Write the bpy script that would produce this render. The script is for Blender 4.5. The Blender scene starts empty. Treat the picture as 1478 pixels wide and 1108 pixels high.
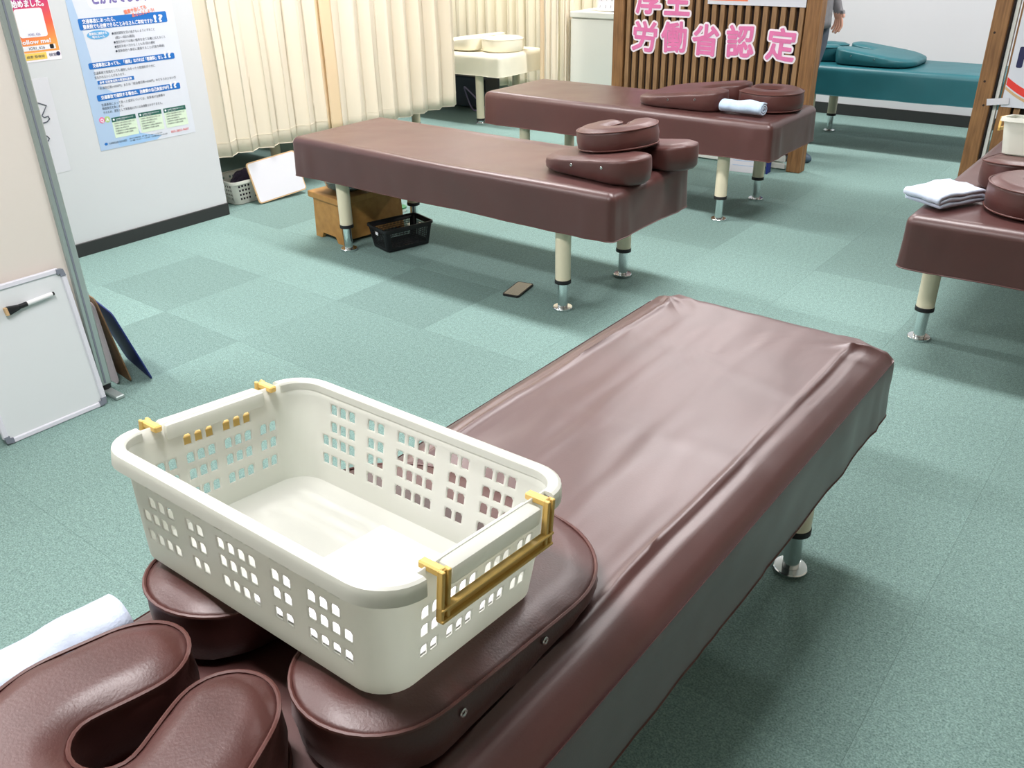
import bpy, bmesh, math, random
from math import sin, cos, pi, radians, sqrt, atan2
from mathutils import Vector, Matrix, noise

random.seed(7)
scene = bpy.context.scene
C = scene.collection

# ------------------------------------------------------------------ camera
FPX, PITCH, ROLL, CAMH = 1250.58, 0.48593, -0.02119, 1.39247
YAW = 0.67256                      # the camera's heading against the carpet grid
CAMPOS = Vector((3.7126, -2.2218, CAMH))
cam = bpy.data.cameras.new('camera')
cam.sensor_fit = 'HORIZONTAL'; cam.sensor_width = 36.0
cam.lens = 36.0 * FPX / 1478.0
cam.clip_start = 0.02; cam.clip_end = 60
camo = bpy.data.objects.new('camera', cam); C.objects.link(camo)
_r = Vector((1, 0, 0)); _u = Vector((0, sin(PITCH), cos(PITCH))); _f = Vector((0, cos(PITCH), -sin(PITCH)))
_r2 = _r * cos(ROLL) + _u * sin(ROLL); _u2 = -_r * sin(ROLL) + _u * cos(ROLL)
_M = Matrix((_r2, _u2, -_f)).transposed()
camo.matrix_world = Matrix.Translation(CAMPOS) @ (Matrix.Rotation(YAW, 3, 'Z') @ _M).to_4x4()
scene.camera = camo

# ------------------------------------------------------------------ world, lights, exposure
w = bpy.data.worlds.new('world'); scene.world = w; w.use_nodes = True
w.node_tree.nodes['Background'].inputs[0].default_value = (0.9, 0.95, 1.0, 1)
w.node_tree.nodes['Background'].inputs[1].default_value = 0.35
scene.view_settings.view_transform = 'Standard'
scene.view_settings.look = 'None'
scene.view_settings.gamma = 1.0
scene.view_settings.use_curve_mapping = False
scene.view_settings.exposure = 0.07
scene.cycles.use_denoising = True
scene.cycles.max_bounces = 8
scene.cycles.caustics_reflective = False
scene.cycles.caustics_refractive = False
CEIL = 2.55
LAMPS = [(0.2, -1.9), (2.55, -1.9), (0.2, 0.9), (2.55, 0.9), (0.9, 3.6), (3.3, 3.6), (-1.5, 3.2)]
LAMP_W = 57.0
for (lx, ly) in LAMPS:
    ld = bpy.data.lights.new('fluorescent_light', 'AREA'); ld.shape = 'RECTANGLE'
    ld.size = 1.25; ld.size_y = 0.26; ld.energy = LAMP_W; ld.color = (1.0, 0.95, 0.955)
    lo = bpy.data.objects.new('fluorescent_light', ld); C.objects.link(lo)
    lo.location = (lx, ly, CEIL - 0.085)

# ------------------------------------------------------------------ materials
def srgb(r, g, b):
    f = lambda c: c / 12.92 if c <= 0.04045 else ((c + 0.055) / 1.055) ** 2.4
    return (f(r / 255), f(g / 255), f(b / 255), 1.0)

def mat(name, col, rough=0.5, metal=0.0, spec=0.5, var=0.0, vscale=8.0, bump=0.0, bscale=200.0, bdist=0.001,
        translucent=0.0, stretch=None, transmission=0.0, coat=0.0, sheen=0.0, col2=None, sheen_tint=None, ior=1.5):
    m = bpy.data.materials.new(name); m.use_nodes = True
    nt = m.node_tree; n = nt.nodes; L = nt.links
    p = n['Principled BSDF']; out = n['Material Output']
    p.inputs['Base Color'].default_value = col
    p.inputs['Roughness'].default_value = rough
    p.inputs['Metallic'].default_value = metal
    p.inputs['IOR'].default_value = ior
    p.inputs['Specular IOR Level'].default_value = spec
    p.inputs['Transmission Weight'].default_value = transmission
    p.inputs['Coat Weight'].default_value = coat; p.inputs['Coat Roughness'].default_value = 0.42
    p.inputs['Sheen Weight'].default_value = sheen
    if sheen_tint: p.inputs['Sheen Tint'].default_value = sheen_tint; p.inputs['Sheen Roughness'].default_value = 0.45
    tc = n.new('ShaderNodeTexCoord'); vec = tc.outputs['Object']
    if stretch:
        mp = n.new('ShaderNodeMapping'); mp.inputs['Scale'].default_value = stretch
        L.new(vec, mp.inputs['Vector']); vec = mp.outputs['Vector']
    if var > 0 or col2:
        nz = n.new('ShaderNodeTexNoise'); nz.inputs['Scale'].default_value = vscale; nz.inputs['Detail'].default_value = 5
        L.new(vec, nz.inputs['Vector'])
        rp = n.new('ShaderNodeValToRGB')
        c2 = col2 if col2 else tuple(min(1, c * (1 + var)) for c in col[:3]) + (1,)
        c1 = col if col2 else tuple(c * (1 - var) for c in col[:3]) + (1,)
        rp.color_ramp.elements[0].position = 0.33; rp.color_ramp.elements[0].color = c1
        rp.color_ramp.elements[1].position = 0.67; rp.color_ramp.elements[1].color = c2
        L.new(nz.outputs['Fac'], rp.inputs['Fac']); L.new(rp.outputs['Color'], p.inputs['Base Color'])
    if bump > 0:
        nb = n.new('ShaderNodeTexNoise'); nb.inputs['Scale'].default_value = bscale; nb.inputs['Detail'].default_value = 4
        L.new(vec, nb.inputs['Vector'])
        bp = n.new('ShaderNodeBump'); bp.inputs['Strength'].default_value = bump; bp.inputs['Distance'].default_value = bdist
        L.new(nb.outputs['Fac'], bp.inputs['Height']); L.new(bp.outputs['Normal'], p.inputs['Normal'])
    if translucent > 0:
        tr = n.new('ShaderNodeBsdfTranslucent'); tr.inputs['Color'].default_value = col
        mx = n.new('ShaderNodeMixShader'); mx.inputs['Fac'].default_value = translucent
        L.new(p.outputs['BSDF'], mx.inputs[1]); L.new(tr.outputs['BSDF'], mx.inputs[2])
        L.new(mx.outputs['Shader'], out.inputs['Surface'])
    return m

def emis(name, col, s):
    m = bpy.data.materials.new(name); m.use_nodes = True
    p = m.node_tree.nodes['Principled BSDF']
    p.inputs['Base Color'].default_value = col
    p.inputs['Emission Color'].default_value = col; p.inputs['Emission Strength'].default_value = s
    return m

def carpet_mat():
    m = bpy.data.materials.new('carpet'); m.use_nodes = True
    nt = m.node_tree; n = nt.nodes; L = nt.links; p = n['Principled BSDF']
    p.inputs['Roughness'].default_value = 0.95; p.inputs['Specular IOR Level'].default_value = 0.15
    oi = n.new('ShaderNodeObjectInfo'); tc = n.new('ShaderNodeTexCoord')
    n1 = n.new('ShaderNodeTexNoise'); n1.inputs['Scale'].default_value = 230; n1.inputs['Detail'].default_value = 3; n1.inputs['Roughness'].default_value = 0.75
    n2 = n.new('ShaderNodeTexNoise'); n2.inputs['Scale'].default_value = 70; n2.inputs['Detail'].default_value = 2
    L.new(tc.outputs['Object'], n1.inputs['Vector']); L.new(tc.outputs['Object'], n2.inputs['Vector'])
    r1 = n.new('ShaderNodeValToRGB')
    r1.color_ramp.elements[0].position = 0.33; r1.color_ramp.elements[0].color = (0.50, 0.56, 0.55, 1)
    r1.color_ramp.elements[1].position = 0.64; r1.color_ramp.elements[1].color = (1.32, 1.26, 1.26, 1)
    L.new(n1.outputs['Fac'], r1.inputs['Fac'])
    r2 = n.new('ShaderNodeMapRange'); r2.inputs[1].default_value = 0.3; r2.inputs[2].default_value = 0.7; r2.inputs[3].default_value = 0.9; r2.inputs[4].default_value = 1.1
    L.new(n2.outputs['Fac'], r2.inputs[0])
    mx = n.new('ShaderNodeMix'); mx.data_type = 'RGBA'; mx.blend_type = 'MULTIPLY'; mx.inputs[0].default_value = 1
    L.new(oi.outputs['Color'], mx.inputs[6]); L.new(r1.outputs['Color'], mx.inputs[7])
    mx2 = n.new('ShaderNodeVectorMath'); mx2.operation = 'SCALE'
    L.new(mx.outputs[2], mx2.inputs[0]); L.new(r2.outputs[0], mx2.inputs['Scale'])
    L.new(mx2.outputs[0], p.inputs['Base Color'])
    bp = n.new('ShaderNodeBump'); bp.inputs['Strength'].default_value = 0.5; bp.inputs['Distance'].default_value = 0.003
    L.new(n1.outputs['Fac'], bp.inputs['Height']); L.new(bp.outputs['Normal'], p.inputs['Normal'])
    return m

def wood_mat(name, c1, c2, scale=6.0, stretch=(14, 14, 1.0), rough=0.55):
    return mat(name, c1, rough=rough, col2=c2, vscale=scale, stretch=stretch, bump=0.15, bscale=scale * 2, bdist=0.002)

M = {}
M['carpet'] = carpet_mat()
M['subfloor'] = mat('subfloor', srgb(70, 95, 88), 0.95, var=0.1)
M['wall'] = mat('wall_paint', srgb(208, 211, 214), 0.8, spec=0.25, bump=0.12, bscale=260, bdist=0.001)
M['ceiling'] = mat('ceiling_board', srgb(222, 222, 218), 0.9, var=0.04, vscale=40)
M['wall2'] = mat('wall_paint_beige', srgb(186, 178, 166), 0.85, spec=0.2, bump=0.12, bscale=260)
M['base'] = mat('baseboard_vinyl', srgb(44, 46, 46), 0.5)
M['brown'] = mat('brown_leather', srgb(76, 39, 36), 0.40, spec=0.5, var=0.10, vscale=5, bump=0.14, bscale=330, bdist=0.0012, coat=0.7, sheen=0.05, sheen_tint=(1, .86, .86, 1))
M['brown2'] = mat('cushion_leather', srgb(76, 40, 36), 0.42, spec=0.6, var=0.12, vscale=9, bump=0.25, bscale=300, bdist=0.0012, sheen=0.08, sheen_tint=(1, .86, .86, 1))
M['piping'] = mat('leather_piping', srgb(92, 56, 51), 0.45)
M['teal'] = mat('teal_leather', srgb(26, 92, 100), 0.42, spec=0.5, var=0.08, vscale=5, bump=0.15, bscale=300)
M['cream'] = mat('cream_leather', srgb(238, 233, 212), 0.45, spec=0.4, var=0.03, vscale=5, bump=0.1, bscale=300)
M['undercloth'] = mat('bed_underside', srgb(52, 44, 42), 0.9)
M['legpaint'] = mat('cream_leg_paint', srgb(226, 217, 190), 0.35)
M['chrome'] = mat('chrome', (0.80, 0.84, 0.85, 1), 0.16, metal=1.0)
M['rubber'] = mat('black_rubber', srgb(24, 24, 26), 0.6)
M['basket'] = mat('ivory_plastic', srgb(233, 235, 228), 0.36, spec=0.45, translucent=0.46)
M['mustard'] = mat('mustard_plastic', srgb(220, 184, 104), 0.45)
M['paper'] = mat('white_paper', srgb(222, 223, 229), 0.8, translucent=0.1)
M['towelpaper'] = mat('paper_towel', srgb(242, 241, 246), 0.9, bump=0.3, bscale=220, bdist=0.001)
M['towel'] = mat('blue_white_towel', srgb(198, 210, 230), 0.95, var=0.05, vscale=60, bump=0.5, bscale=260, bdist=0.002, sheen=0.3)
M['towelblue'] = mat('pale_blue_towel', srgb(182, 204, 226), 0.95, var=0.05, vscale=60, bump=0.5, bscale=260, bdist=0.002, sheen=0.3)
M['curtain'] = mat('cream_curtain', srgb(250, 242, 224), 0.85, spec=0.15, translucent=0.3, bump=0.1, bscale=300)
M['curtain_edge'] = mat('backlit_curtain_edge', srgb(248, 226, 190), 0.85, spec=0.15, translucent=0.3)  # doubled cloth at the edges, its backlit apricot tint painted into the colour
M['curtain_back'] = mat('pale_yellow_curtain', srgb(250, 244, 222), 0.85, spec=0.15, translucent=0.3)
M['rail'] = mat('curtain_rail_metal', srgb(205, 205, 200), 0.4, metal=0.6)
M['wood'] = wood_mat('brown_wood', srgb(112, 78, 46), srgb(148, 108, 66))
M['slat'] = wood_mat('slat_wood', srgb(122, 92, 62), srgb(156, 122, 84))
M['slatback'] = mat('dark_backing', srgb(44, 30, 24), 0.8)
M['railwood'] = wood_mat('red_brown_wood', srgb(84, 52, 42), srgb(104, 66, 52), stretch=(1, 14, 14))
M['stool'] = wood_mat('honey_wood', srgb(164, 118, 60), srgb(184, 138, 74), scale=2.2, stretch=(10, 10, 1.2))
M['pink'] = mat('pink_card', srgb(222, 120, 172), 0.6, var=0.06, vscale=12)
M['whitecard'] = mat('white_card', srgb(242, 236, 244), 0.6)
M['blue'] = mat('print_blue', srgb(24, 108, 188), 0.5)
M['ltblue'] = mat('print_light_blue', srgb(172, 196, 224), 0.5)
M['midblue'] = mat('print_mid_blue', srgb(96, 166, 214), 0.5)
M['midblue2'] = mat('print_soft_blue', srgb(156, 194, 232), 0.5)
M['ygreen'] = mat('print_yellow_green', srgb(176, 206, 130), 0.6)
M['ink'] = mat('print_ink', srgb(66, 72, 84), 0.6)
M['navy'] = mat('print_navy', srgb(30, 34, 78), 0.6)
M['white'] = mat('print_white', srgb(232, 233, 238), 0.6)
M['orange'] = mat('print_orange', srgb(236, 130, 96), 0.6)
M['red'] = mat('print_red', srgb(226, 60, 52), 0.6)
M['tan'] = mat('print_tan', srgb(206, 172, 128), 0.6)
M['yellow'] = mat('print_yellow', srgb(240, 206, 98), 0.6)
M['dgreen'] = mat('print_dark_green', srgb(32, 96, 84), 0.6)
M['lgreen'] = mat('print_pale_green', srgb(214, 232, 208), 0.6)
M['magenta'] = mat('print_pink', srgb(232, 118, 164), 0.6)
M['purple'] = mat('print_purple', srgb(120, 110, 170), 0.6)
M['posterpaper'] = mat('poster_paper', srgb(214, 219, 228), 0.45, spec=0.4)
M['partition'] = mat('partition_panel', srgb(226, 218, 210), 0.8, bump=0.1, bscale=400)
M['alu'] = mat('brushed_aluminium', srgb(178, 190, 188), 0.35, metal=0.55)
M['board'] = mat('whiteboard_face', srgb(222, 226, 229), 0.25, spec=0.5)
M['boardframe'] = mat('whiteboard_frame', srgb(222, 222, 232), 0.4)
M['corner'] = mat('grey_corner_cap', srgb(122, 128, 140), 0.5)
M['black'] = mat('black_plastic', srgb(20, 20, 24), 0.45)
M['marker'] = mat('white_marker_body', srgb(236, 236, 238), 0.35)
M['cardboard'] = wood_mat('brown_hardboard', srgb(122, 92, 62), srgb(138, 106, 74))
M['bluefile'] = mat('dark_blue_plastic', srgb(16, 36, 112), 0.6)
M['greyfile'] = mat('grey_card', srgb(176, 168, 172), 0.7)
M['screen'] = mat('phone_screen', srgb(40, 42, 44), 0.12, spec=0.8)
M['glass'] = mat('blue_tinted_glass', srgb(176, 206, 218), 0.1, transmission=0.7)
M['green'] = mat('green_plastic', srgb(70, 134, 92), 0.4)
M['cabinet'] = mat('cabinet_enamel', srgb(228, 231, 224), 0.4)
M['cloth_dark'] = mat('dark_cloth', srgb(40, 32, 52), 0.95, bump=0.5, bscale=60, bdist=0.01)
M['grey_cloth'] = mat('grey_jacket_cloth', srgb(128, 128, 132), 0.95, var=0.1, vscale=30, bump=0.4, bscale=150)
M['trouser'] = mat('slate_trouser_cloth', srgb(84, 92, 104), 0.95, var=0.08, vscale=30, bump=0.3, bscale=150)
M['skin'] = mat('skin', srgb(222, 172, 150), 0.55)
M['hair'] = mat('black_hair', srgb(28, 24, 22), 0.5)
M['slipper'] = mat('slate_blue_slipper', srgb(74, 96, 114), 0.6)
M['machine'] = mat('dark_blue_machine', srgb(40, 52, 66), 0.6)
M['cable'] = mat('lilac_cable', srgb(150, 140, 176), 0.5)
M['lampbody'] = mat('lamp_housing', srgb(236, 236, 232), 0.5)
M['tube'] = emis('fluorescent_tube_glow', (1.0, 0.985, 0.95, 1), 6.0)

# ------------------------------------------------------------------ object helpers
def mobj(name, verts, faces, m, parent=None, smooth=False, loc=None, rot=None, mats=None, fm=None):
    me = bpy.data.meshes.new(name); me.from_pydata([tuple(v) for v in verts], [], faces); me.update()
    bm = bmesh.new(); bm.from_mesh(me); bmesh.ops.recalc_face_normals(bm, faces=bm.faces); bm.to_mesh(me); bm.free()
    return link(name, me, m, parent, smooth, loc, rot, mats, fm)

def link(name, me, m, parent=None, smooth=False, loc=None, rot=None, mats=None, fm=None):
    for k in (mats or [m]): me.materials.append(M[k] if isinstance(k, str) else k)
    if fm:
        for i, p in enumerate(me.polygons): p.material_index = fm[i]
    if smooth:
        for p in me.polygons: p.use_smooth = True
        if smooth != True:
            me.set_sharp_from_angle(angle=radians(smooth))
    o = bpy.data.objects.new(name, me); C.objects.link(o)
    if parent is not None: o.parent = parent
    if loc is not None: o.location = loc
    if rot is not None: o.rotation_euler = rot
    return o

def bmobj(name, bm, m, parent=None, smooth=False, loc=None, rot=None):
    bmesh.ops.recalc_face_normals(bm, faces=bm.faces)
    me = bpy.data.meshes.new(name); bm.to_mesh(me); bm.free()
    return link(name, me, m, parent, smooth, loc, rot)

def thing(name, label, cat, loc=(0, 0, 0), rot=(0, 0, 0), group=None):
    o = bpy.data.objects.new(name, None); C.objects.link(o); o.empty_display_size = 0.05
    o.location = loc; o.rotation_euler = rot
    return tag(o, label, cat, group)

def tag(o, label, cat, group=None):
    o['label'] = label; o['category'] = cat
    if group: o['group'] = group
    return o

def struct(o):
    o['kind'] = 'structure'; return o

def box_bm(bm, x0, x1, y0, y1, z0, z1, bev=0.0, seg=1, M4=None):
    vs = [bm.verts.new(p) for p in ((x0, y0, z0), (x1, y0, z0), (x1, y1, z0), (x0, y1, z0), (x0, y0, z1), (x1, y0, z1), (x1, y1, z1), (x0, y1, z1))]
    fs = [bm.faces.new([vs[i] for i in f]) for f in ((3, 2, 1, 0), (4, 5, 6, 7), (0, 1, 5, 4), (1, 2, 6, 5), (2, 3, 7, 6), (3, 0, 4, 7))]
    geom = vs
    if bev > 0:
        es = list({e for f in fs for e in f.edges})
        r = bmesh.ops.bevel(bm, geom=es, offset=bev, segments=seg, profile=0.5, affect='EDGES')
        geom = list({v for f in r['faces'] for v in f.verts} | {v for v in vs if v.is_valid})
    if M4 is not None:
        bmesh.ops.transform(bm, matrix=M4, verts=[v for v in geom if v.is_valid])

def box(name, x0, x1, y0, y1, z0, z1, m, parent=None, bev=0.0, seg=1, smooth=False, loc=None, rot=None):
    bm = bmesh.new(); box_bm(bm, x0, x1, y0, y1, z0, z1, bev, seg)
    return bmobj(name, bm, m, parent, smooth, loc, rot)

def lathe(name, prof, m, parent=None, n=24, loc=None, rot=None, smooth=35):
    vs = []; fs = []
    for (r, z) in prof:
        for i in range(n):
            a = 2 * pi * i / n; vs.append((r * cos(a), r * sin(a), z))
    k = len(prof)
    for j in range(k - 1):
        for i in range(n):
            fs.append((j * n + i, j * n + (i + 1) % n, (j + 1) * n + (i + 1) % n, (j + 1) * n + i))
    if prof[0][0] > 1e-6: fs.append(tuple(range(n - 1, -1, -1)))
    if prof[-1][0] > 1e-6: fs.append(tuple((k - 1) * n + i for i in range(n)))
    return mobj(name, vs, fs, m, parent, smooth, loc, rot)

def tube_data(path, r, n=8, closed=False, base=0):
    vs = []; fs = []; P = [Vector(p) for p in path]; k = len(P)
    prevn = None
    for i in range(k):
        a = P[i - 1] if (i > 0 or closed) else P[i]; b = P[(i + 1) % k] if (i < k - 1 or closed) else P[i]
        t = (b - a).normalized()
        ref = Vector((0, 0, 1)) if abs(t.z) < 0.95 else Vector((1, 0, 0))
        nn = (ref - t * ref.dot(t)).normalized() if prevn is None else (prevn - t * prevn.dot(t)).normalized()
        prevn = nn; bb = t.cross(nn)
        rr = r[i] if isinstance(r, (list, tuple)) else r
        for j in range(n):
            an = 2 * pi * j / n; vs.append(P[i] + nn * (rr * cos(an)) + bb * (rr * sin(an)))
    for i in range(k if closed else k - 1):
        for j in range(n):
            a0 = base + i * n; b0 = base + ((i + 1) % k) * n
            fs.append((a0 + j, a0 + (j + 1) % n, b0 + (j + 1) % n, b0 + j))
    if not closed:
        fs.append(tuple(base + j for j in range(n - 1, -1, -1))); fs.append(tuple(base + (k - 1) * n + j for j in range(n)))
    return vs, fs

def tube(name, path, r, m, parent=None, n=8, closed=False, loc=None, rot=None):
    vs, fs = tube_data(path, r, n, closed)
    return mobj(name, vs, fs, m, parent, 40, loc, rot)

def prism(name, pts, z0, z1, m, parent=None, smooth=False, loc=None, rot=None):
    n = len(pts)
    vs = [(x, y, z0) for x, y in pts] + [(x, y, z1) for x, y in pts]
    fs = [tuple(range(n - 1, -1, -1)), tuple(range(n, 2 * n))] + [(i, (i + 1) % n, n + (i + 1) % n, n + i) for i in range(n)]
    return mobj(name, vs, fs, m, parent, smooth, loc, rot)

def rrect(w, h, r, n=5, cx=0, cy=0):
    out = []
    for (sx, sy, a0) in ((1, 1, 0), (-1, 1, 90), (-1, -1, 180), (1, -1, 270)):
        for i in range(n + 1):
            a = radians(a0 + 90 * i / n)
            out.append((cx + sx * (w / 2 - r) + r * cos(a), cy + sy * (h / 2 - r) + r * sin(a)))
    return out

def fbm(x, y, z=0.0):
    return noise.fractal(Vector((x, y, z)), 1.0, 2.0, 3)

# ------------------------------------------------------------------ lettering
_tc = {}
def text_data(s, size=1.0):
    """verts, faces of flat lettering, origin at its lower left, size = the em"""
    if s not in _tc:
        cu = bpy.data.curves.new('lettering', 'FONT'); cu.body = s; cu.size = 1.0; cu.resolution_u = 2; cu.fill_mode = 'FRONT'
        o = bpy.data.objects.new('lettering', cu); C.objects.link(o)
        dg = bpy.context.evaluated_depsgraph_get(); dg.update()
        me = bpy.data.meshes.new_from_object(o.evaluated_get(dg), depsgraph=dg)
        vs = [tuple(v.co) for v in me.vertices]; fs = [tuple(p.vertices) for p in me.polygons]
        bpy.data.objects.remove(o); bpy.data.curves.remove(cu); bpy.data.meshes.remove(me)
        _tc[s] = (vs, fs)
    vs, fs = _tc[s]
    return [Vector((x * size, y * size, 0)) for x, y, z in vs], fs

def text(name, s, x, y, h, m, parent, z=0.0022, width=None, rot=0.0, bold=0.0, align='L'):
    """one line of print: em height h, fitted to width, lower left at x, y"""
    vs, fs = text_data(s, h)
    if not vs: return None
    x0 = min(v.x for v in vs); x1 = max(v.x for v in vs)
    sx = (width / (x1 - x0)) if width else 1.0
    if align == 'C': x -= (x1 - x0) * sx / 2
    V = []; F = []
    offs = [(0, 0)] if bold <= 0 else [(0, 0)] + [(bold * cos(2 * pi * k / 8), bold * sin(2 * pi * k / 8)) for k in range(8)]
    for q, (ox, oy) in enumerate(offs):
        b = len(V)
        for v in vs:
            px = (v.x - x0) * sx + ox; py = v.y + oy
            V.append((x + px * cos(rot) - py * sin(rot), y + px * sin(rot) + py * cos(rot), z + q * 1e-6))
        F += [tuple(b + i for i in f) for f in fs]
    me = bpy.data.meshes.new(name); me.from_pydata(V, [], F); me.update()
    return link(name, me, m, parent)

def flat(name, pts, m, parent, z=0.0012, t=0.0004):
    return prism(name, pts, z - t, z, m, parent)

def rc(x0, y0, x1, y1): return [(x0, y0), (x1, y0), (x1, y1), (x0, y1)]

# ================================================================== THE ROOM
U0, U1, V0, V1 = -2.75, 5.6, -4.3, 5.06
floor = struct(box('floor', U0, U1, V0, V1, -0.06, -0.004, 'subfloor'))
tile_me = None
TILE_L = Vector((0.216, 0.338, 0.312)); 
dark = {(0, -1): .88, (2, 0): .86, (-1, 1): .88, (2, -1): .93, (1, -2): .86, (3, -1): .93, (1, -1): .97, (0, 0): 1.0, (1, 1): .93, (0, 1): 1.02,
        (4, 3): 1.07, (5, 2): 1.08, (5, 3): .95, (4, 4): .97, (5, 4): .93, (4, 2): 1.04, (3, 2): 1.02, (3, 0): 1.03, (2, 1): 1.0, (1, 0): 1.03, (0, -2): 1.06,
        (3, 3): .93, (3, 4): .93, (6, 1): 1.03, (6, 2): 1.0, (-1, 0): 1.02, (-1, -1): .98, (-2, 0): .96}  # tiles by the table before the screen carry its shadow in their tone
for i in range(-6, 12):
    for j in range(-9, 11):
        x0, x1, y0, y1 = i * .5, i * .5 + .5, j * .5, j * .5 + .5
        if x1 <= U0 + .02 or x0 >= U1 - .02 or y1 <= V0 + .02 or y0 >= V1 - .02: continue
        if i > 8 or j < -7: continue
        if tile_me is None:
            t = box('carpet_tile', .0001, .4999, .0001, .4999, -.006, 0, 'carpet', floor, bev=.0004)
            tile_me = t.data
        else:
            t = bpy.data.objects.new('carpet_tile', tile_me); C.objects.link(t); t.parent = floor
        # keep inside the room
        t.location = (x0, y0, 0)
        ex = (min(x1, U1) - max(x0, U0)) / .5; ey = (min(y1, V1) - max(y0, V0)) / .5
        if ex < .999: t.scale.x = ex; t.location.x = max(x0, U0)
        if ey < .999: t.scale.y = ey; t.location.y = max(y0, V0)
        k = dark.get((i, j), 1.0 + random.choice((-.04, -.02, .0, .02, .03)))
        t.color = (TILE_L.x * k, TILE_L.y * k, TILE_L.z * k, 1)

wl = struct(box('wall_left', -0.58, -0.46, V0, 0.512, 0, CEIL, 'wall'))
struct(box('baseboard_left', -0.46, -0.452, V0, 0.515, 0.0, 0.066, 'base', bev=.002))
struct(box('wall_far_left', U0 - .1, U0, V0, V1 + .1, 0, CEIL, 'wall'))
struct(box('wall_back', U0 - .1, U1 + .1, V1, V1 + .1, 0, CEIL, 'wall'))
struct(box('baseboard_back', U0, U1, V1 - .008, V1, 0, 0.085, 'base', bev=.002))
struct(box('wall_right', U1, U1 + .1, V0 - .1, V1 + .1, 0, CEIL, 'wall2'))
struct(box('wall_front', U0 - .1, U1 + .1, V0 - .1, V0, 0, CEIL, 'wall2'))
struct(box('ceiling', U0 - .1, U1 + .1, V0 - .1, V1 + .1, CEIL, CEIL + .1, 'ceiling'))

lamp_words = ['over the small whiteboard', 'over the ivory basket', 'over the middle brown table', 'over the brown table by the wooden post', 'by the slatted screen', 'over the teal table', 'behind the cream curtain']
for q, (lx, ly) in enumerate(LAMPS):
    t = thing('ceiling_lamp', 'white fluorescent ceiling lamp ' + lamp_words[q], 'lamp', (lx, ly, CEIL), group='fluorescent ceiling lamps')
    box('housing', -.66, .66, -.16, .16, -.05, 0, 'lampbody', t, bev=.01)
    for yy in (-.07, .07):
        tube('fluorescent_tube', [(-.6, yy, -.068), (.6, yy, -.068)], .014, 'tube', t, n=10)

# ================================================================== TREATMENT TABLES
TOP, HEM = 0.53, 0.348
def rr_loop(a, b, r, nx, ny, nc):
    """points of a rounded rectangle with half sides a, b; ccw, from the lower right corner up"""
    out = []
    r = min(r, a - 1e-4, b - 1e-4)
    for (cx, cy, a0, n, dx, dy) in ((a - r, -(b - r), -90, ny, 0, 1), (a - r, b - r, 0, nx, -1, 0), (-(a - r), b - r, 90, ny, 0, -1), (-(a - r), -(b - r), 180, nx, 1, 0)):
        for i in range(nc):
            an = radians(a0 + 90 * i / nc); out.append((cx + r * cos(an), cy + r * sin(an)))
        an = radians(a0 + 90); sx, sy = cx + r * cos(an), cy + r * sin(an)
        ln = 2 * (b - r) if dy else 2 * (a - r)
        for i in range(n):
            out.append((sx + dx * ln * i / n, sy + dy * ln * i / n))
    return out

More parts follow.
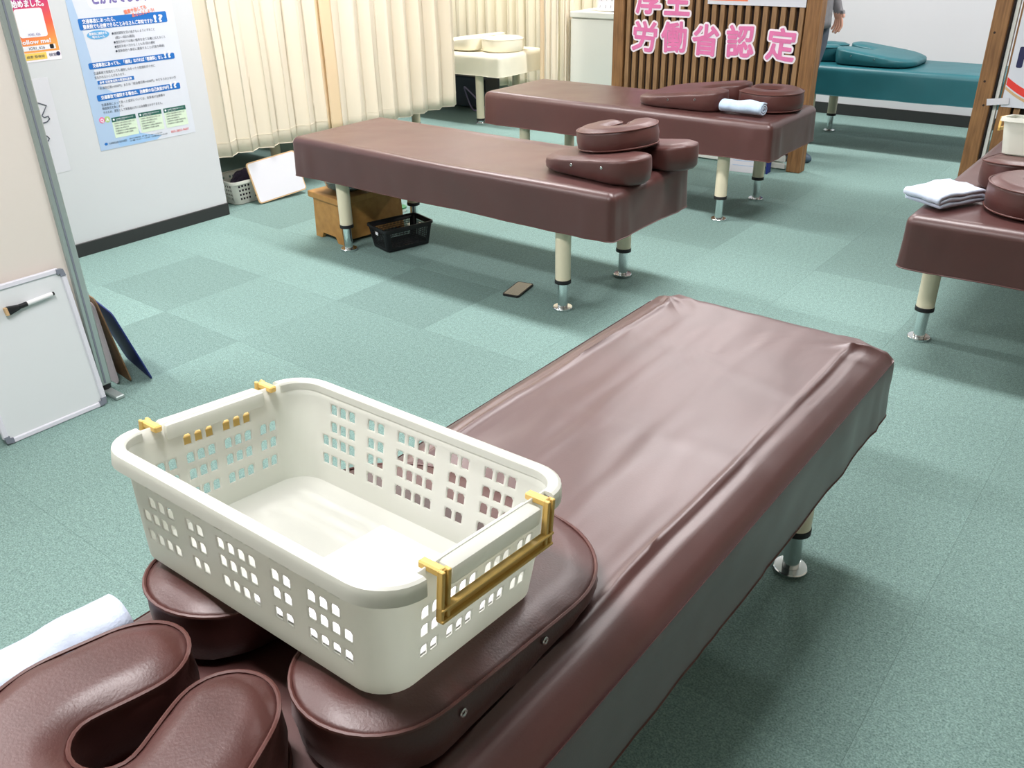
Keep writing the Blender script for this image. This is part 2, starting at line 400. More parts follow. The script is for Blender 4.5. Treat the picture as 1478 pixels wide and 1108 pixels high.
def cover_mesh(L, W, top, hem, mode, seed):
    NX, NY, NC = 64, 22, 6
    a, b = L / 2, W / 2
    prof = []
    r = 0.034 if mode != 'loose' else 0.050
    for k in range(9):
        z = hem + (top - r - hem) * k / 8; prof.append((0.004 * (1 - k / 8) ** 2 * -1, z))
    for k in range(1, 8):
        an = pi / 2 * k / 7; prof.append((r * (1 - cos(an)), top - r + r * sin(an)))
    d = r
    while d < b - 0.03:
        d += (0.0055 if d < 0.12 else 0.012) if mode == 'loose' else (0.011 if d < .2 else .02)
        prof.append((min(d, b - 0.012), top))
    vs = []; N = None
    for (din, z) in prof:
        lp = rr_loop(a - din, b - din, max(0.028 - din * .8, 0.004), NX, NY, NC)
        N = len(lp)
        for (x, y) in lp: vs.append([x, y, z])
    K = len(prof)
    for v in vs:
        x, y, z = v
        ex, ey = a - abs(x), b - abs(y)
        e = min(ex, ey)
        side = max(0.0, min(1.0, (top - r * .7 - z) / 0.05))
        if side > 0:
            # vertical drape folds on the skirt
            s = x if ey < ex else y + 3
            amp = 0.0045 * side
            q = fbm(s * 3.1 + seed, z * 2.0, seed * 1.7) * amp + 0.0022 * side * fbm(s * 9 + seed, z * 6, 4.2)
            if mode == 'loose': q *= 1.5
            # a gathered fold near each corner
            cd = max(ex, ey)
            q += 0.007 * side * math.exp(-((cd - 0.10 - 0.06 * (top - z)) / 0.022) ** 2) * (0.6 + 0.8 * abs(fbm(seed, x, y)))
            if ey < ex: v[1] += math.copysign(q, y)
            else: v[0] += math.copysign(q, x)
            if z < hem + 0.01: v[2] += 0.006 * fbm(s * 2.3, seed, 0.0)
        else:
            inn = min(1.0, max(0.0, e) / 0.06)
            if mode == 'loose':
                dome = 0.0
                ridge = 0.0
                ed = ey - 0.085 + 0.008 * fbm(x * 3, y, 2.0)
                ridge += 0.0058 * math.exp(-(ed / 0.006) ** 2) * (0.75 + 0.6 * fbm(x * 5, 1.0, y))
                ridge -= 0.0030 * math.exp(-((ed + 0.014) / 0.010) ** 2)
                ed2 = ex - 0.075
                slope = -0.016 * max(0.0, min(1.0, -ed / 0.05)) ** 1.5
                # cross folds and fine wrinkles
                wr = 0.0030 * fbm(x * 2.0 + 1, y * 7, seed) + 0.0022 * fbm(x * 3.0 + .8 * y, y * 13, seed + 3)
                for (x0f, k) in ((-0.55, .2), (-0.2, -.12), (0.12, .3)):
                    wr += 0.0016 * math.exp(-((x - x0f - k * y) / 0.012) ** 2)
                for yf in (-0.06, 0.08):
                    wr += 0.0013 * math.exp(-((y - yf - .02 * sin(3 * x)) / 0.008) ** 2)
                # corner bunching at the foot end
                cc = math.exp(-((ex - 0.06) ** 2 + (ey - 0.08) ** 2) / 0.004)
                wr += 0.006 * cc * sin(90 * (ex - ey) + seed)
                v[2] += (ridge + slope + wr * inn) * min(1, max(0.15, ex / 0.03))
            else:
                v[2] += (0.004 * fbm(x * 1.6 + seed, y * 2.4, seed) + 0.0016 * fbm(x * 7, y * 7, seed)) * inn
                if mode == 'dip': v[2] -= 0.010 * math.exp(-((x - 0.1) / 0.5) ** 2) * inn
    fs = []
    for k in range(K - 1):
        for i in range(N):
            fs.append((k * N + i, k * N + (i + 1) % N, (k + 1) * N + (i + 1) % N, (k + 1) * N + i))
    # close the middle: pair the points of the two long sides
    o = (K - 1) * N
    s1 = [o + NC + NY + NC + i for i in range(NX)] + [o + NC + NY + NC + NX]
    s2 = [o + 3 * NC + 2 * NY + NX + i + 0 for i in range(NX)]
    topside = [o + 2 * NC + NY + i for i in range(NX + 1)]          # running towards -x
    botside = [o + (4 * NC + 2 * NY + NX + i) % N for i in range(NX + 1)]      # running towards +x
    botside = botside[::-1]
    for i in range(NX):
        fs.append((topside[i], botside[i], botside[i + 1], topside[i + 1]))
    endp = [o + i for i in range(0, 2 * NC + NY + 1)]
    fs.append(tuple([topside[0]] + [botside[0]] + [o + i for i in range(0, 2 * NC + NY) if o + i not in (botside[0],)]))
    e2 = [o + 2 * NC + NY + NX + i for i in range(1, 2 * NC + NY)]
    fs.append(tuple([topside[NX]] + e2 + [botside[NX]]))
    return vs, fs

LEG_CACHE = {}
def make_leg(parent, x, y, hem, split, paint):
    key = (round(hem, 3), round(split, 3), paint)
    if key not in LEG_CACHE:
        up = lathe('leg', [(.0315, split), (.0315, hem + .08)], paint, None)
        co = lathe('collar', [(.0335, split - .004), (.0335, split + .010), (.0318, split + .012)], 'rubber', None)
        ch = lathe('chrome_tube', [(.0205, .012), (.0205, split)], 'chrome', None)
        ft = lathe('foot_disc', [(.0395, 0.0), (.0405, .003), (.0405, .008), (.0385, .0105), (.020, .0115)], 'chrome', None, n=32)
        LEG_CACHE[key] = (up, co, ch, ft)
        up.parent = parent; up.location = (x, y, 0)
        for o in (co, ch, ft): o.parent = up
        return up
    up0, *ch0 = LEG_CACHE[key]
    up = up0.copy(); C.objects.link(up); up.parent = parent; up.location = (x, y, 0)
    for c in ch0:
        d = c.copy(); C.objects.link(d); d.parent = up
    return up

def treatment_table(label, loc, rz, leather, mode='plain', W=0.60, L=1.80, split=.118, seed=1.0, hem=HEM, group=None, paint='legpaint'):
    t = thing('treatment_table', label, 'treatment table', (loc[0], loc[1], 0), (0, 0, rz), group)
    vs, fs = cover_mesh(L, W, TOP, hem, mode, seed)
    mobj('cover', vs, fs, leather, t, smooth=60)
    box('bed_base', -L / 2 + .02, L / 2 - .02, -W / 2 + .02, W / 2 - .02, hem + .02, TOP - .04, 'undercloth', t, bev=.004)
    # the welt along the hem
    tube('hem_welt', [tuple(v) for v in vs[:2 * (64 + 22) + 24]], .0021, 'piping' if leather == 'brown' else leather, t, n=5, closed=True)
    for sx in (-1, 1):
        for sy in (-1, 1):
            make_leg(t, sx * .64, sy * .2335, hem, split, paint)
    return t

GT = 'treatment tables'
tabA = treatment_table('large brown leather treatment table in the foreground carrying the empty ivory basket', (2.975, -1.16), -pi / 2, 'brown', 'loose', W=.64, seed=2.3, group=GT)
tabB = treatment_table('brown leather treatment table with a wooden box and black basket underneath', (1.19, .72), 0, 'brown', 'dip', seed=5.1, group=GT)
tabC = treatment_table('brown leather treatment table right in front of the slatted wooden screen', (1.17, 2.18), 0, 'brown', 'plain', seed=8.4, group=GT)
tabD = treatment_table('brown leather treatment table holding a folded towel and ivory tub, cut by the frame', (3.31, 1.665), -pi / 2, 'brown', 'plain', seed=3.7, group=GT)
tabT = treatment_table('teal leather treatment table along the white back wall', (2.14, 4.175), pi, 'teal', 'plain', seed=6.6, group=GT)
tabF = treatment_table('cream treatment table hidden behind the cream curtain, one leg above the white basket board', (-1.52, 1.433), 0, 'cream', 'plain', seed=9.2, group=GT)
tabH = treatment_table('cream treatment table hidden behind the second curtain, one leg showing under its hem', (-1.52, 2.247), 0, 'cream', 'plain', seed=4.4, group=GT)
tabG = treatment_table('cream treatment table with cream cushions seen past the curtain edge', (-1.52, 3.45), 0, 'cream', 'plain', seed=1.9, split=.03, hem=.375, group=GT)

# ------------------------------------------------------------------ cushions
def resample(pts, n):
    P = [Vector((x, y)) for x, y in pts]; k = len(P)
    seg = [(P[(i + 1) % k] - P[i]).length for i in range(k)]; tot = sum(seg)
    out = []; i = 0; acc = 0.0
    for q in range(n):
        s = tot * q / n
        while acc + seg[i] < s: acc += seg[i]; i += 1
        f = (s - acc) / seg[i]; out.append(P[i].lerp(P[(i + 1) % k], f))
    return out

def smooth_loop(P, it=2):
    for _ in range(it):
        P = [(P[i - 1] + P[i] * 2 + P[(i + 1) % len(P)]) / 4 for i in range(len(P))]
    return P

def cushion(t, outline, hfun, m, n=120, crown=.012, inset=.042, wrinkle=.0015, seed=0.0, piping=True, eyelets=(), low_piping=False):
    """a leather cushion: outline ccw, side height hfun(x), crowned top; parts: body, piping, eyelet"""
    P = smooth_loop(resample(outline, n), 2)
    nrm = []
    for i in range(n):
        tg = (P[(i + 1) % n] - P[i - 1]).normalized(); nrm.append(Vector((-tg.y, tg.x)))   # inward for ccw
    rings = []
    for (din, fz, dz) in ((.010, 0, 0), (.001, .12, 0), (-.002, .5, 0), (0.0, .9, 0), (.002, 1.0, 0)):
        rings.append((din, fz, dz))
    for k in range(1, 8):
        f = k / 7
        rings.append((.002 + inset * f, 1.0, crown * sin(f * pi / 2)))
    vs = []
    for (din, fz, dz) in rings:
        for i in range(n):
            p = P[i] + nrm[i] * din
            w_ = wrinkle * fbm(p.x * 22 + seed, p.y * 22, fz * 3 + seed)
            h = hfun(p.x)
            if din > .006: w_ *= max(0.0, 1 - (din - .002) / inset)
            q = p - nrm[i] * (w_ if fz < .95 else 0)
            vs.append((q.x, q.y, h * fz + dz + (w_ if fz > .4 else 0)))
    fs = []
    K = len(rings)
    for k in range(K - 1):
        for i in range(n):
            fs.append((k * n + i, k * n + (i + 1) % n, (k + 1) * n + (i + 1) % n, (k + 1) * n + i))
    fs.append(tuple(range(n - 1, -1, -1)))
    bm = bmesh.new()
    bv = [bm.verts.new(v) for v in vs]
    for f in fs: bm.faces.new([bv[i] for i in f])
    topf = bm.faces.new([bv[(K - 1) * n + i] for i in range(n)])
    bm.normal_update()
    bmesh.ops.triangulate(bm, faces=[topf], ngon_method='EAR_CLIP')
    body = bmobj('body', bm, m, t, smooth=True)
    if piping:
        tube('piping', [(p.x, p.y, hfun(p.x) + .0008) for p in P], .0027, 'piping' if m == 'brown2' else m, t, n=6, closed=True)
    if low_piping:
        tube('piping', [(p.x, p.y, .008) for p in P], .0027, 'piping' if m == 'brown2' else m, t, n=6, closed=True)
    for (ex, ey) in eyelets:
        i = min(range(n), key=lambda k: (P[k] - Vector((ex, ey))).length)
        p = P[i]; out = -nrm[i]
        R3 = Vector((0, 0, 1)).rotation_difference(Vector((out.x, out.y, 0))).to_matrix()
        path = [R3 @ Vector((.0042 * cos(a), .0042 * sin(a), 0)) + Vector((p.x + out.x * .003, p.y + out.y * .003, hfun(p.x) * .72)) for a in [2 * pi * k / 12 for k in range(12)]]
        tube('eyelet', path, .0016, 'chrome', t, n=6, closed=True)
    return body

def pad_outline():
    """chest pad: rounded thin end at -x, two lobes with a notch between at +x"""
    pts = []
    hw = .245
    def arc(cx, cy, r, a0, a1, n=14):
        for k in range(n + 1):
            a = radians(a0 + (a1 - a0) * k / n); pts.append((cx + r * cos(a), cy + r * sin(a)))
    arc(-.10, -.085, .16, 180, 270)
    arc(.155, -.245 + .10, .10, -90, 60)
    arc(.10, 0, .052, -70 + 360, 70 + 180 - 0, 12) if False else None
    # notch
    for k in range(9):
        a = radians(-60 - 60 * k / 8 * 0)
    notch = [(.20, -.052), (.16, -.046), (.11, -.044), (.075, -.034), (.060, 0), (.075, .034), (.11, .044), (.16, .046), (.20, .052)]
    pts.extend(notch)
    arc(.155, .245 - .10, .10, -60, 90)
    arc(-.10, .085, .16, 90, 180)
    return pts

def shoe_outline(R=.105, wd=.055, arm=.075, conv=.018):
    cl = []
    for k in range(6): cl.append((-arm + arm * k / 6, -(R - conv * (1 - k / 6))))
    for k in range(17):
        a = radians(-90 + 180 * k / 16); cl.append((R * cos(a), R * sin(a)))
    for k in range(1, 7): cl.append((-arm * k / 6, R - conv * k / 6))
    P = [Vector(p) for p in cl]; n = len(P)
    outer = []; inner = []
    for i in range(n):
        tg = (P[min(i + 1, n - 1)] - P[max(i - 1, 0)]).normalized(); nr = Vector((tg.y, -tg.x))
        outer.append(P[i] + nr * wd); inner.append(P[i] - nr * wd * .92)
    def cap(c, a, b, n=8):
        a0 = atan2((a - c).y, (a - c).x); b0 = atan2((b - c).y, (b - c).x)
        if b0 < a0: b0 += 2 * pi
        return [c + Vector((cos(a0 + (b0 - a0) * k / n), sin(a0 + (b0 - a0) * k / n))) * wd * .95 for k in range(1, n)]
    pts = outer + cap(P[-1], outer[-1], inner[-1]) + inner[::-1] + cap(P[0], inner[0], outer[0])
    return [(p.x, p.y) for p in pts]

PAD = pad_outline(); SHOE = shoe_outline(R=.100, wd=.062, arm=.080, conv=.028)
PADH = lambda x: .064 + .127 * (x)
def chest_pad(label, loc, rz, m='brown2', seed=0.0, eye=True, sc=1.0, h=PADH, piping=True):
    t = thing('chest_cushion', label, 'cushion', loc, (0, 0, rz), 'chest cushions'); t.scale = (sc, sc, sc)
    cushion(t, PAD, h, m, seed=seed, wrinkle=.003, eyelets=((-.02, .25), (.13, .25), (-.02, -.25), (.13, -.25)) if eye else (), piping=piping)
    return t
def face_pillow(label, loc, rz, m='brown2', seed=0.0, sc=1.0, h=.088, low=True, rot=None):
    t = thing('face_pillow', label, 'pillow', loc, rot or (0, 0, rz), 'horseshoe face pillows'); t.scale = (sc, sc, sc)
    cushion(t, SHOE, lambda x: h, m, seed=seed, crown=.014, inset=.034, wrinkle=.002, low_piping=low)
    return t

Z0 = TOP + .0045
chest_pad('brown wedge cushion lying under the large ivory basket', (2.958, -1.570, Z0 + .002), -pi / 2, seed=1.0, sc=1.05, h=lambda x: .049 + .122 * x)
face_pillow('brown horseshoe pillow at the bottom corner beside the ivory basket', (2.965, -1.985, Z0 + .002), -pi / 2 + radians(5), seed=2.0, sc=1.06)
chest_pad('brown wedge cushion askew on the end of the middle table', (1.895, .775, Z0), radians(-9), seed=3.0, piping=False)
face_pillow('brown horseshoe pillow stacked on the wedge cushion of the middle table', (1.900, .765, Z0 + .0815), 0, seed=4.0, rot=(Matrix.Rotation(radians(-7.2), 3, 'Y') @ Matrix.Rotation(radians(-80), 3, 'Z')).to_euler(), sc=1.0, h=.075)
chest_pad('brown wedge cushion beside the rolled blue towel near the slatted screen', (1.49, 2.20, Z0 + .001), 0, seed=5.0, piping=False)
face_pillow('brown horseshoe pillow next to the rolled blue towel', (1.90, 2.245, Z0), 0, seed=6.0)
chest_pad('brown wedge cushion under the small ivory tub at the picture edge', (3.355, 1.43, Z0 + .003), -pi / 2, seed=7.0)
face_pillow('brown horseshoe pillow in front of the small ivory tub', (3.350, 1.02, Z0), -pi / 2, seed=8.0)
chest_pad('teal wedge cushion on the teal table', (1.86, 4.17, Z0 + .001), pi, 'teal', seed=9.0, piping=False)
face_pillow('teal horseshoe pillow at the head of the teal table', (1.47, 4.17, Z0), pi, 'teal', seed=10.0, low=False)
chest_pad('cream wedge cushion on the cream table past the curtain', (-1.20, 3.46, Z0 + .003), 0, 'cream', seed=11.0, eye=False, piping=False)
face_pillow('cream horseshoe pillow near the end of the cream table', (-.80, 3.42, Z0), 0, 'cream', seed=12.0, low=False)

# ================================================================== BASKETS
def lattice_basket(t, L, W, H, Lb, Wb, groupsL, groupsS, rows, hw, pitch, gap, m, r=.045, rim=True, thick=.0022, hole_h=.018, short_rows=None, arch=True, short=None):
    """open-top plastic basket body with real holes; local origin at the middle of its base"""
    ntl = None
    def cols(groups, length, hw=hw, pitch=pitch, gap=gap):
        n = sum(groups); tot = n * pitch - (pitch - hw) * len(groups) + gap * (len(groups) - 1)
        x = -tot / 2; out = []
        for g in groups:
            for k in range(g): out.append((x, x + hw)); x += pitch
            x += gap - (pitch - hw)
        return out
    # breakpoints along the perimeter: (side, s) with s relative to the side's middle at mid height
    sides = []
    Lm, Wm = (L + Lb) / 2, (W + Wb) / 2
    for side in range(4):
        groups = groupsL if side % 2 == 0 else groupsS
        ln = (Lm if side % 2 == 0 else Wm) - 2 * r
        cs = cols(groups, ln, *((short or (hw, pitch, gap)) if side % 2 else (hw, pitch, gap)))
        br = [(-ln / 2, False)]
        for (a, b) in cs:
            br.append((a - (pitch - hw) / 2 * .98, None)); br.append((b + (pitch - hw) / 2 * .98, None))
        sides.append((ln, cs, br))
    def pt(side, s, tt, ln):
        """position on the wall: s in -ln/2..ln/2, tt height 0..1"""
        hl = (Lb + (L - Lb) * tt) / 2; hwid = (Wb + (W - Wb) * tt) / 2
        half = (hl if side % 2 == 0 else hwid) - r
        x = s / (ln / 2) * half; d = hwid if side % 2 == 0 else hl
        z = H * tt
        if side == 0: return (x, -d, z)
        if side == 1: return (d, x, z)
        if side == 2: return (-x, d, z)
        return (-d, -x, z)
    def corner(side, f, tt):
        hl = (Lb + (L - Lb) * tt) / 2 - r; hwid = (Wb + (W - Wb) * tt) / 2 - r
        cx, cy, a0 = ((hl, -hwid, -90), (hl, hwid, 0), (-hl, hwid, 90), (-hl, -hwid, 180))[side]
        a = radians(a0 + 90 * f); return (cx + r * cos(a), cy + r * sin(a), H * tt)
    # rows -> breakpoints in tt
    zr = [0.0]; rowcells = {}
    cellsz = []
    for (zc) in rows:
        cellsz.append((zc - hole_h * .62, zc + hole_h * .62))
    tb = [0.0]
    for (a, b) in cellsz: tb += [a / H, b / H]
    tb += [1.0]
    tb = sorted(tb)
    # columns list around the perimeter: each is a function tt->pos, and cells
    colf = []; cellhole = []
    for side in range(4):
        ln, cs, _ = sides[side]
        br = [-ln / 2]; holes = []
        for (a, b) in cs:
            pg = (short[1] - short[0]) if (short and side % 2) else (pitch - hw)
            x0 = a - pg * .45; x1 = b + pg * .45
            if x0 > br[-1] + 1e-4: br.append(x0); holes.append(None)
            br.append(x1); holes.append((a, b))
        br.append(ln / 2); holes.append(None)
        for k, s in enumerate(br[:-1]):
            colf.append((lambda tt, side=side, s=s, ln=ln: pt(side, s, tt, ln))); cellhole.append((side, br[k], br[k + 1], holes[k], ln, len([h for h in holes[:k] if h])))
        colf.append((lambda tt, side=side, s=ln / 2, ln=ln: pt(side, s, tt, ln)))
        for q in range(10):
            cellhole.append(None)
            if q: colf.insert(len(colf), (lambda tt, side=side, f=q / 10: corner(side, f, tt)))
    n = len(colf)
    vs = []; fs = []
    for tt in tb:
        for c in colf: vs.append(c(tt))
    for j in range(len(tb) - 1):
        rowi = None
        for ri, (a, b) in enumerate(cellsz):
            if abs(tb[j] - a / H) < 1e-6 and abs(tb[j + 1] - b / H) < 1e-6: rowi = ri
        for i in range(n):
            a, b, c, d = j * n + i, j * n + (i + 1) % n, (j + 1) * n + (i + 1) % n, (j + 1) * n + i
            ch = cellhole[i]
            ok = ch is not None and ch[3] is not None and rowi is not None
            if ok and short_rows is not None:
                ok = short_rows(ch[0], ch[5], rowi)
            if not ok:
                fs.append((a, b, c, d)); continue
            side, s0, s1, (h0, h1), ln, _ = ch
            z0 = (rows[rowi] - hole_h / 2) / H; z1 = (rows[rowi] + hole_h / 2) / H
            cut = (h1 - h0) * (.22 if arch else .05); cz = hole_h * (.22 if arch else .05) / H
            base = len(vs)
            hp = [(h0, z0), (h0, z0), (h1, z0), (h1, z0), (h1, z1 - cz), (h1 - cut, z1), (h0 + cut, z1), (h0, z1 - cz)]
            idx = []
            for q, (s, tt) in enumerate(hp):
                if q in (1, 3): idx.append(idx[-1]); continue
                vs.append(pt(side, s, tt, ln)); idx.append(len(vs) - 1)
            fs.append((a, b, idx[2], idx[0])); fs.append((b, c, idx[4], idx[2])); fs.append((c, idx[5], idx[4]))
            fs.append((c, d, idx[6], idx[5])); fs.append((d, idx[7], idx[6])); fs.append((d, a, idx[0], idx[7]))
    # floor
    base = len(vs)
    fl = [colf[i](0.0) for i in range(n)]
    vs += [(x * .9, y * .87, -.004) for (x, y, z) in fl]
    for i in range(n): fs.append((i, (i + 1) % n, base + (i + 1) % n, base + i))
    fs.append(tuple(base + i for i in range(n)))
    bm = bmesh.new(); bv = [bm.verts.new(v) for v in vs]
    for f in fs:
        g = []
        for i in f:
            if not g or g[-1] != i: g.append(i)
        if len(set(g)) >= 3: bm.faces.new([bv[i] for i in g])
    bmesh.ops.recalc_face_normals(bm, faces=bm.faces)
    me = bpy.data.meshes.new('body'); bm.to_mesh(me); bm.free()
    o = link('body', me, m, t, smooth=40)
    sol = o.modifiers.new('thickness', 'SOLIDIFY'); sol.thickness = thick; sol.offset = 0
    return o, colf

def rim_mesh(L, W, r, H, prof, skip=None, n=14):
    """a rolled rim swept round the mouth; skip(x, y) drops spans"""
    loop = rr_loop(L / 2, W / 2, r, 40, 24, 8); N = len(loop)
    vs = []; fs = []
    for (x, y) in loop:
        sx, sy = x - math.copysign(max(0, min(abs(x), L / 2 - r)), x), y - math.copysign(max(0, min(abs(y), W / 2 - r)), y)
        d = Vector((sx, sy)); d = d.normalized() if d.length > 1e-6 else Vector((0, 1))
        for (o, z) in prof: vs.append((x + d.x * o, y + d.y * o, H + z))
    k = len(prof)
    keep = [not (skip and skip(*loop[i])) for i in range(N)]
    for i in range(N):
        j = (i + 1) % N
        if not (keep[i] and keep[j]):
            continue
        for q in range(k):
            fs.append((i * k + q, j * k + q, j * k + (q + 1) % k, i * k + (q + 1) % k))
        for (p, o) in ((i, i - 1), (j, (j + 1) % N)):
            if not keep[o]:
                fs.append(tuple(p * k + q for q in range(k)))
    used = sorted({i for f in fs for i in f}); mp = {v: q for q, v in enumerate(used)}
    return [vs[i] for i in used], [tuple(mp[i] for i in f) for f in fs]

RIM = [(-.0030, -.014), (-.0030, -.003), (0, 0), (.0105, .0005), (.0145, -.0015), (.0155, -.006), (.0165, -.022), (.0145, -.022), (.0125, -.006), (.0005, -.004), (.0005, -.014)]
def u_handle(t, sx, L, W, H, m='mustard'):
    """swing handle hanging outside the short side at x = sx*L/2"""
    bm = bmesh.new()
    x0 = L / 2 + .018; hy = .098
    for sy in (-1, 1):
        box_bm(bm, x0, x0 + .008, sy * hy - .0075, sy * hy - .0025, H - .058, H + .004, .001)
        box_bm(bm, x0, x0 + .008, sy * hy + .0025, sy * hy + .0075, H - .058, H + .004, .001)
        box_bm(bm, x0 - .001, x0 + .003, sy * hy - .0075, sy * hy + .0075, H - .058, H + .004, .001)
        box_bm(bm, x0 - .030, x0 + .004, sy * hy - .006, sy * hy + .006, H - .006, H + .004, .002)
    box_bm(bm, x0 - .001, x0 + .004, -hy - .0075, hy + .0075, H - .060, H - .042, .001)
    box_bm(bm, x0, x0 + .010, -hy - .0075, hy + .0075, H - .046, H - .042, .001)
    box_bm(bm, x0, x0 + .010, -hy - .0075, hy + .0075, H - .061, H - .057, .001)
    if sx < 0: bmesh.ops.rotate(bm, verts=bm.verts, matrix=Matrix.Rotation(pi, 3, 'Z'))
    return bmobj('handle', bm, m, t)

BL, BW, BH = .517, .338, .162
tb_ = thing('storage_basket', 'large ivory plastic basket with mustard handles standing on the foreground cushions', 'basket', (2.933, -1.639, .6200), (radians(-7.1), 0, radians(1.3)))
def sr(side, ci, ri):
    # side 0/2 long: 4,2,4,2,4 ; the top two rows of the end groups have three holes ; side 1/3 short: 2,3,3,2, top row only the middle groups
    if side % 2 == 0:
        if ri >= 2 and ci in (0, 15): return False
        return True
    if ri == 3: return 2 <= ci <= 7
    return True
lattice_basket(tb_, BL - .012, BW - .012, BH, .478, .300, (4, 2, 4, 2, 4), (2, 3, 3, 2), (.0415, .072, .098, .127), .0135, .0195, .028, 'basket', short_rows=sr, hole_h=.0165, short=(.0122, .0176, .0165))
sk = lambda x, y: abs(x) > BL / 2 - .02 and .083 < abs(y) < .109
v_, f_ = rim_mesh(BL - .012, BW - .012, .045, BH, RIM, skip=lambda x, y: abs(x) > BL / 2 - .02 and abs(y) < .109)
mobj('rim', v_, f_, 'basket', tb_, smooth=28)
for sx in (-1, 1):
    bm = bmesh.new(); box_bm(bm, BL / 2 - .014, BL / 2 + .016, -.085, .085, BH - .026, BH - .001, .006, 2)
    if sx < 0: bmesh.ops.rotate(bm, verts=bm.verts, matrix=Matrix.Rotation(pi, 3, 'Z'))
    bmobj('grip_bar', bm, 'basket', tb_, smooth=40)
    u_handle(tb_, sx, BL - .012, BW, BH)
# paper inside
pp = []
for i in range(13):
    for j in range(13):
        x = -.0 + .235 * i / 12 - .02; y = -.125 + .235 * j / 12
        pp.append((x, y, .0018 + .0012 * fbm(x * 20, y * 20, 1)))
ff = [(i * 13 + j, (i + 1) * 13 + j, (i + 1) * 13 + j + 1, i * 13 + j + 1) for i in range(12) for j in range(12)]
po = mobj('paper_sheet', pp, ff, 'towelpaper', None, smooth=True, loc=(2.933, -1.639, .6200), rot=(radians(-7.1), 0, radians(1.3)))
po.modifiers.new('thickness', 'SOLIDIFY').thickness = .0012
for v in po.data.vertices: v.co.z += .0016
tag(po, 'white paper towel sheet lying on the floor of the large ivory basket', 'paper')

# ------------------------------------------------------------------ towels
def towel(label, loc, rot, w, d, h, m, layers=3, seed=0.0, rolled=False):
    """a folded towel: a continuous folded sheet with rounded folds"""
    path = []
    th = h / layers
    if rolled:
        # spiral from inside out then a flap
        k = 60
        for i in range(k):
            a = i / k * 2.4 * 2 * pi; rr = .006 + (h * .5 - .006) * i / k
            path.append((rr * 1.5 * cos(a), h * .5 + rr * .92 * sin(a)))
        s = path[-1]
    else:
        for l in range(layers):
            xs = [-d / 2 + d * k / 12 for k in range(13)]
            if l % 2: xs = xs[::-1]
            zc = th * (l + .5)
            for x in xs: path.append((x, zc))
            if l < layers - 1:
                cx = xs[-1]; sg = 1 if cx > 0 else -1
                for k in range(1, 6):
                    a = -pi / 2 + pi * k / 6
                    path.append((cx + sg * th * .5 * cos(a), zc + th * .5 + th * .5 * sin(a)))
    nW = 16; n = len(path); vs = []; fs = []
    half = th * .42 if not rolled else .0045
    for side in (1, -1):
        for i in range(n):
            a = path[max(0, i - 1)]; b = path[min(n - 1, i + 1)]
            tx, tz = b[0] - a[0], b[1] - a[1]; ln = sqrt(tx * tx + tz * tz) or 1
            nx_, nz_ = -tz / ln, tx / ln
            for j in range(nW + 1):
                y = -w / 2 + w * j / nW
                wv = .0085 * fbm(path[i][0] * 12 + seed, y * 14, path[i][1] * 6 + seed)
                z = path[i][1] + nz_ * half * side
                vs.append((path[i][0] + nx_ * half * side + .5 * wv, y * (1 + .04 * fbm(path[i][0] * 9, seed, 2)), max(.001, z + wv * min(1, z / (.4 * h)))))
    S = n * (nW + 1)
    for i in range(n - 1):
        for j in range(nW):
            a = i * (nW + 1) + j
            fs.append((a, a + 1, a + nW + 2, a + nW + 1)); fs.append((S + a, S + a + nW + 1, S + a + nW + 2, S + a + 1))
    for i in range(n - 1):
        for j in (0, nW):
            a = i * (nW + 1) + j; fs.append((a, a + nW + 1, S + a + nW + 1, S + a))
    for j in range(nW):
        for i in (0, n - 1):
            a = i * (nW + 1) + j; fs.append((a, S + a, S + a + 1, a + 1))
    o = mobj('towel', vs, fs, m, None, smooth=True, loc=loc, rot=rot)
    return tag(o, label, 'towel', 'folded towels')

towel('pale blue rolled towel lying against the horseshoe pillow near the slatted screen', (1.858, 2.012, Z0 + .002), (0, 0, radians(-92)), .222, .09, .064, 'towelblue', rolled=True, layers=3, seed=2)
towel('white and pale blue towel folded on the corner of the table at the picture edge', (3.072, .975, Z0 + .003), (0, 0, radians(62)), .150, .20, .045, 'towel', layers=3, seed=5)
towel('white towel tucked beside the horseshoe pillow in the bottom corner', (2.708, -1.945, Z0 + .004), (0, 0, radians(-4)), .20, .080, .052, 'towel', rolled=True, seed=8)

# ================================================================== LEFT WALL POSTERS
WR = (pi / 2, 0, pi / 2)
def wall_poster(name, label, cat, v0, z0, w, h, m='posterpaper'):
    t = thing(name, label, cat, (-.4598, v0, z0), WR)
    prism('sheet', rc(0, 0, w, h), 0, .0008, m, t)
    return t
PW, PH = .526, .74
t = wall_poster('poster', 'tall blue and white clinic poster with three blue banners on the white wall', 'poster', -.126, .470, PW, PH)
flat('pale_blue_shape', [(0, 0), (.24, 0), (.20, .07), (.13, .12), (.15, .24), (.06, .30), (.055, .42), (.045, .55), (.02, .74), (0, .74)], 'ltblue', t, .0011)
flat('mid_blue_shape', [(.10, .004), (.30, .002), (.33, .018), (.22, .048), (.205, .10), (.20, .05), (.09, .03)], 'midblue2', t, .0012)
flat('cloud_panel', rrect(.36, .07, .030, cx=.28, cy=.655), 'white', t, .0012)
for (x0, y0, x1, y1) in ((.035, .538, .484, .587), (.036, .368, .486, .396), (.041, .224, .486, .253)):
    flat('banner', rrect(x1 - x0, y1 - y0, .007, cx=(x0 + x1) / 2, cy=(y0 + y1) / 2), 'blue', t, .0015)
text('headline', 'とがたでします!!', .125, .645, .062, 'purple', t, width=.31, bold=.0024)
text('slogan_line', '健康や治しても', .267, .590, .020, 'orange', t, width=.12, rot=radians(8), bold=.0005)
text('slogan_line', 'あんしんしよう!', .304, .574, .020, 'orange', t, width=.12, rot=radians(8), bold=.0005, z=.0026)
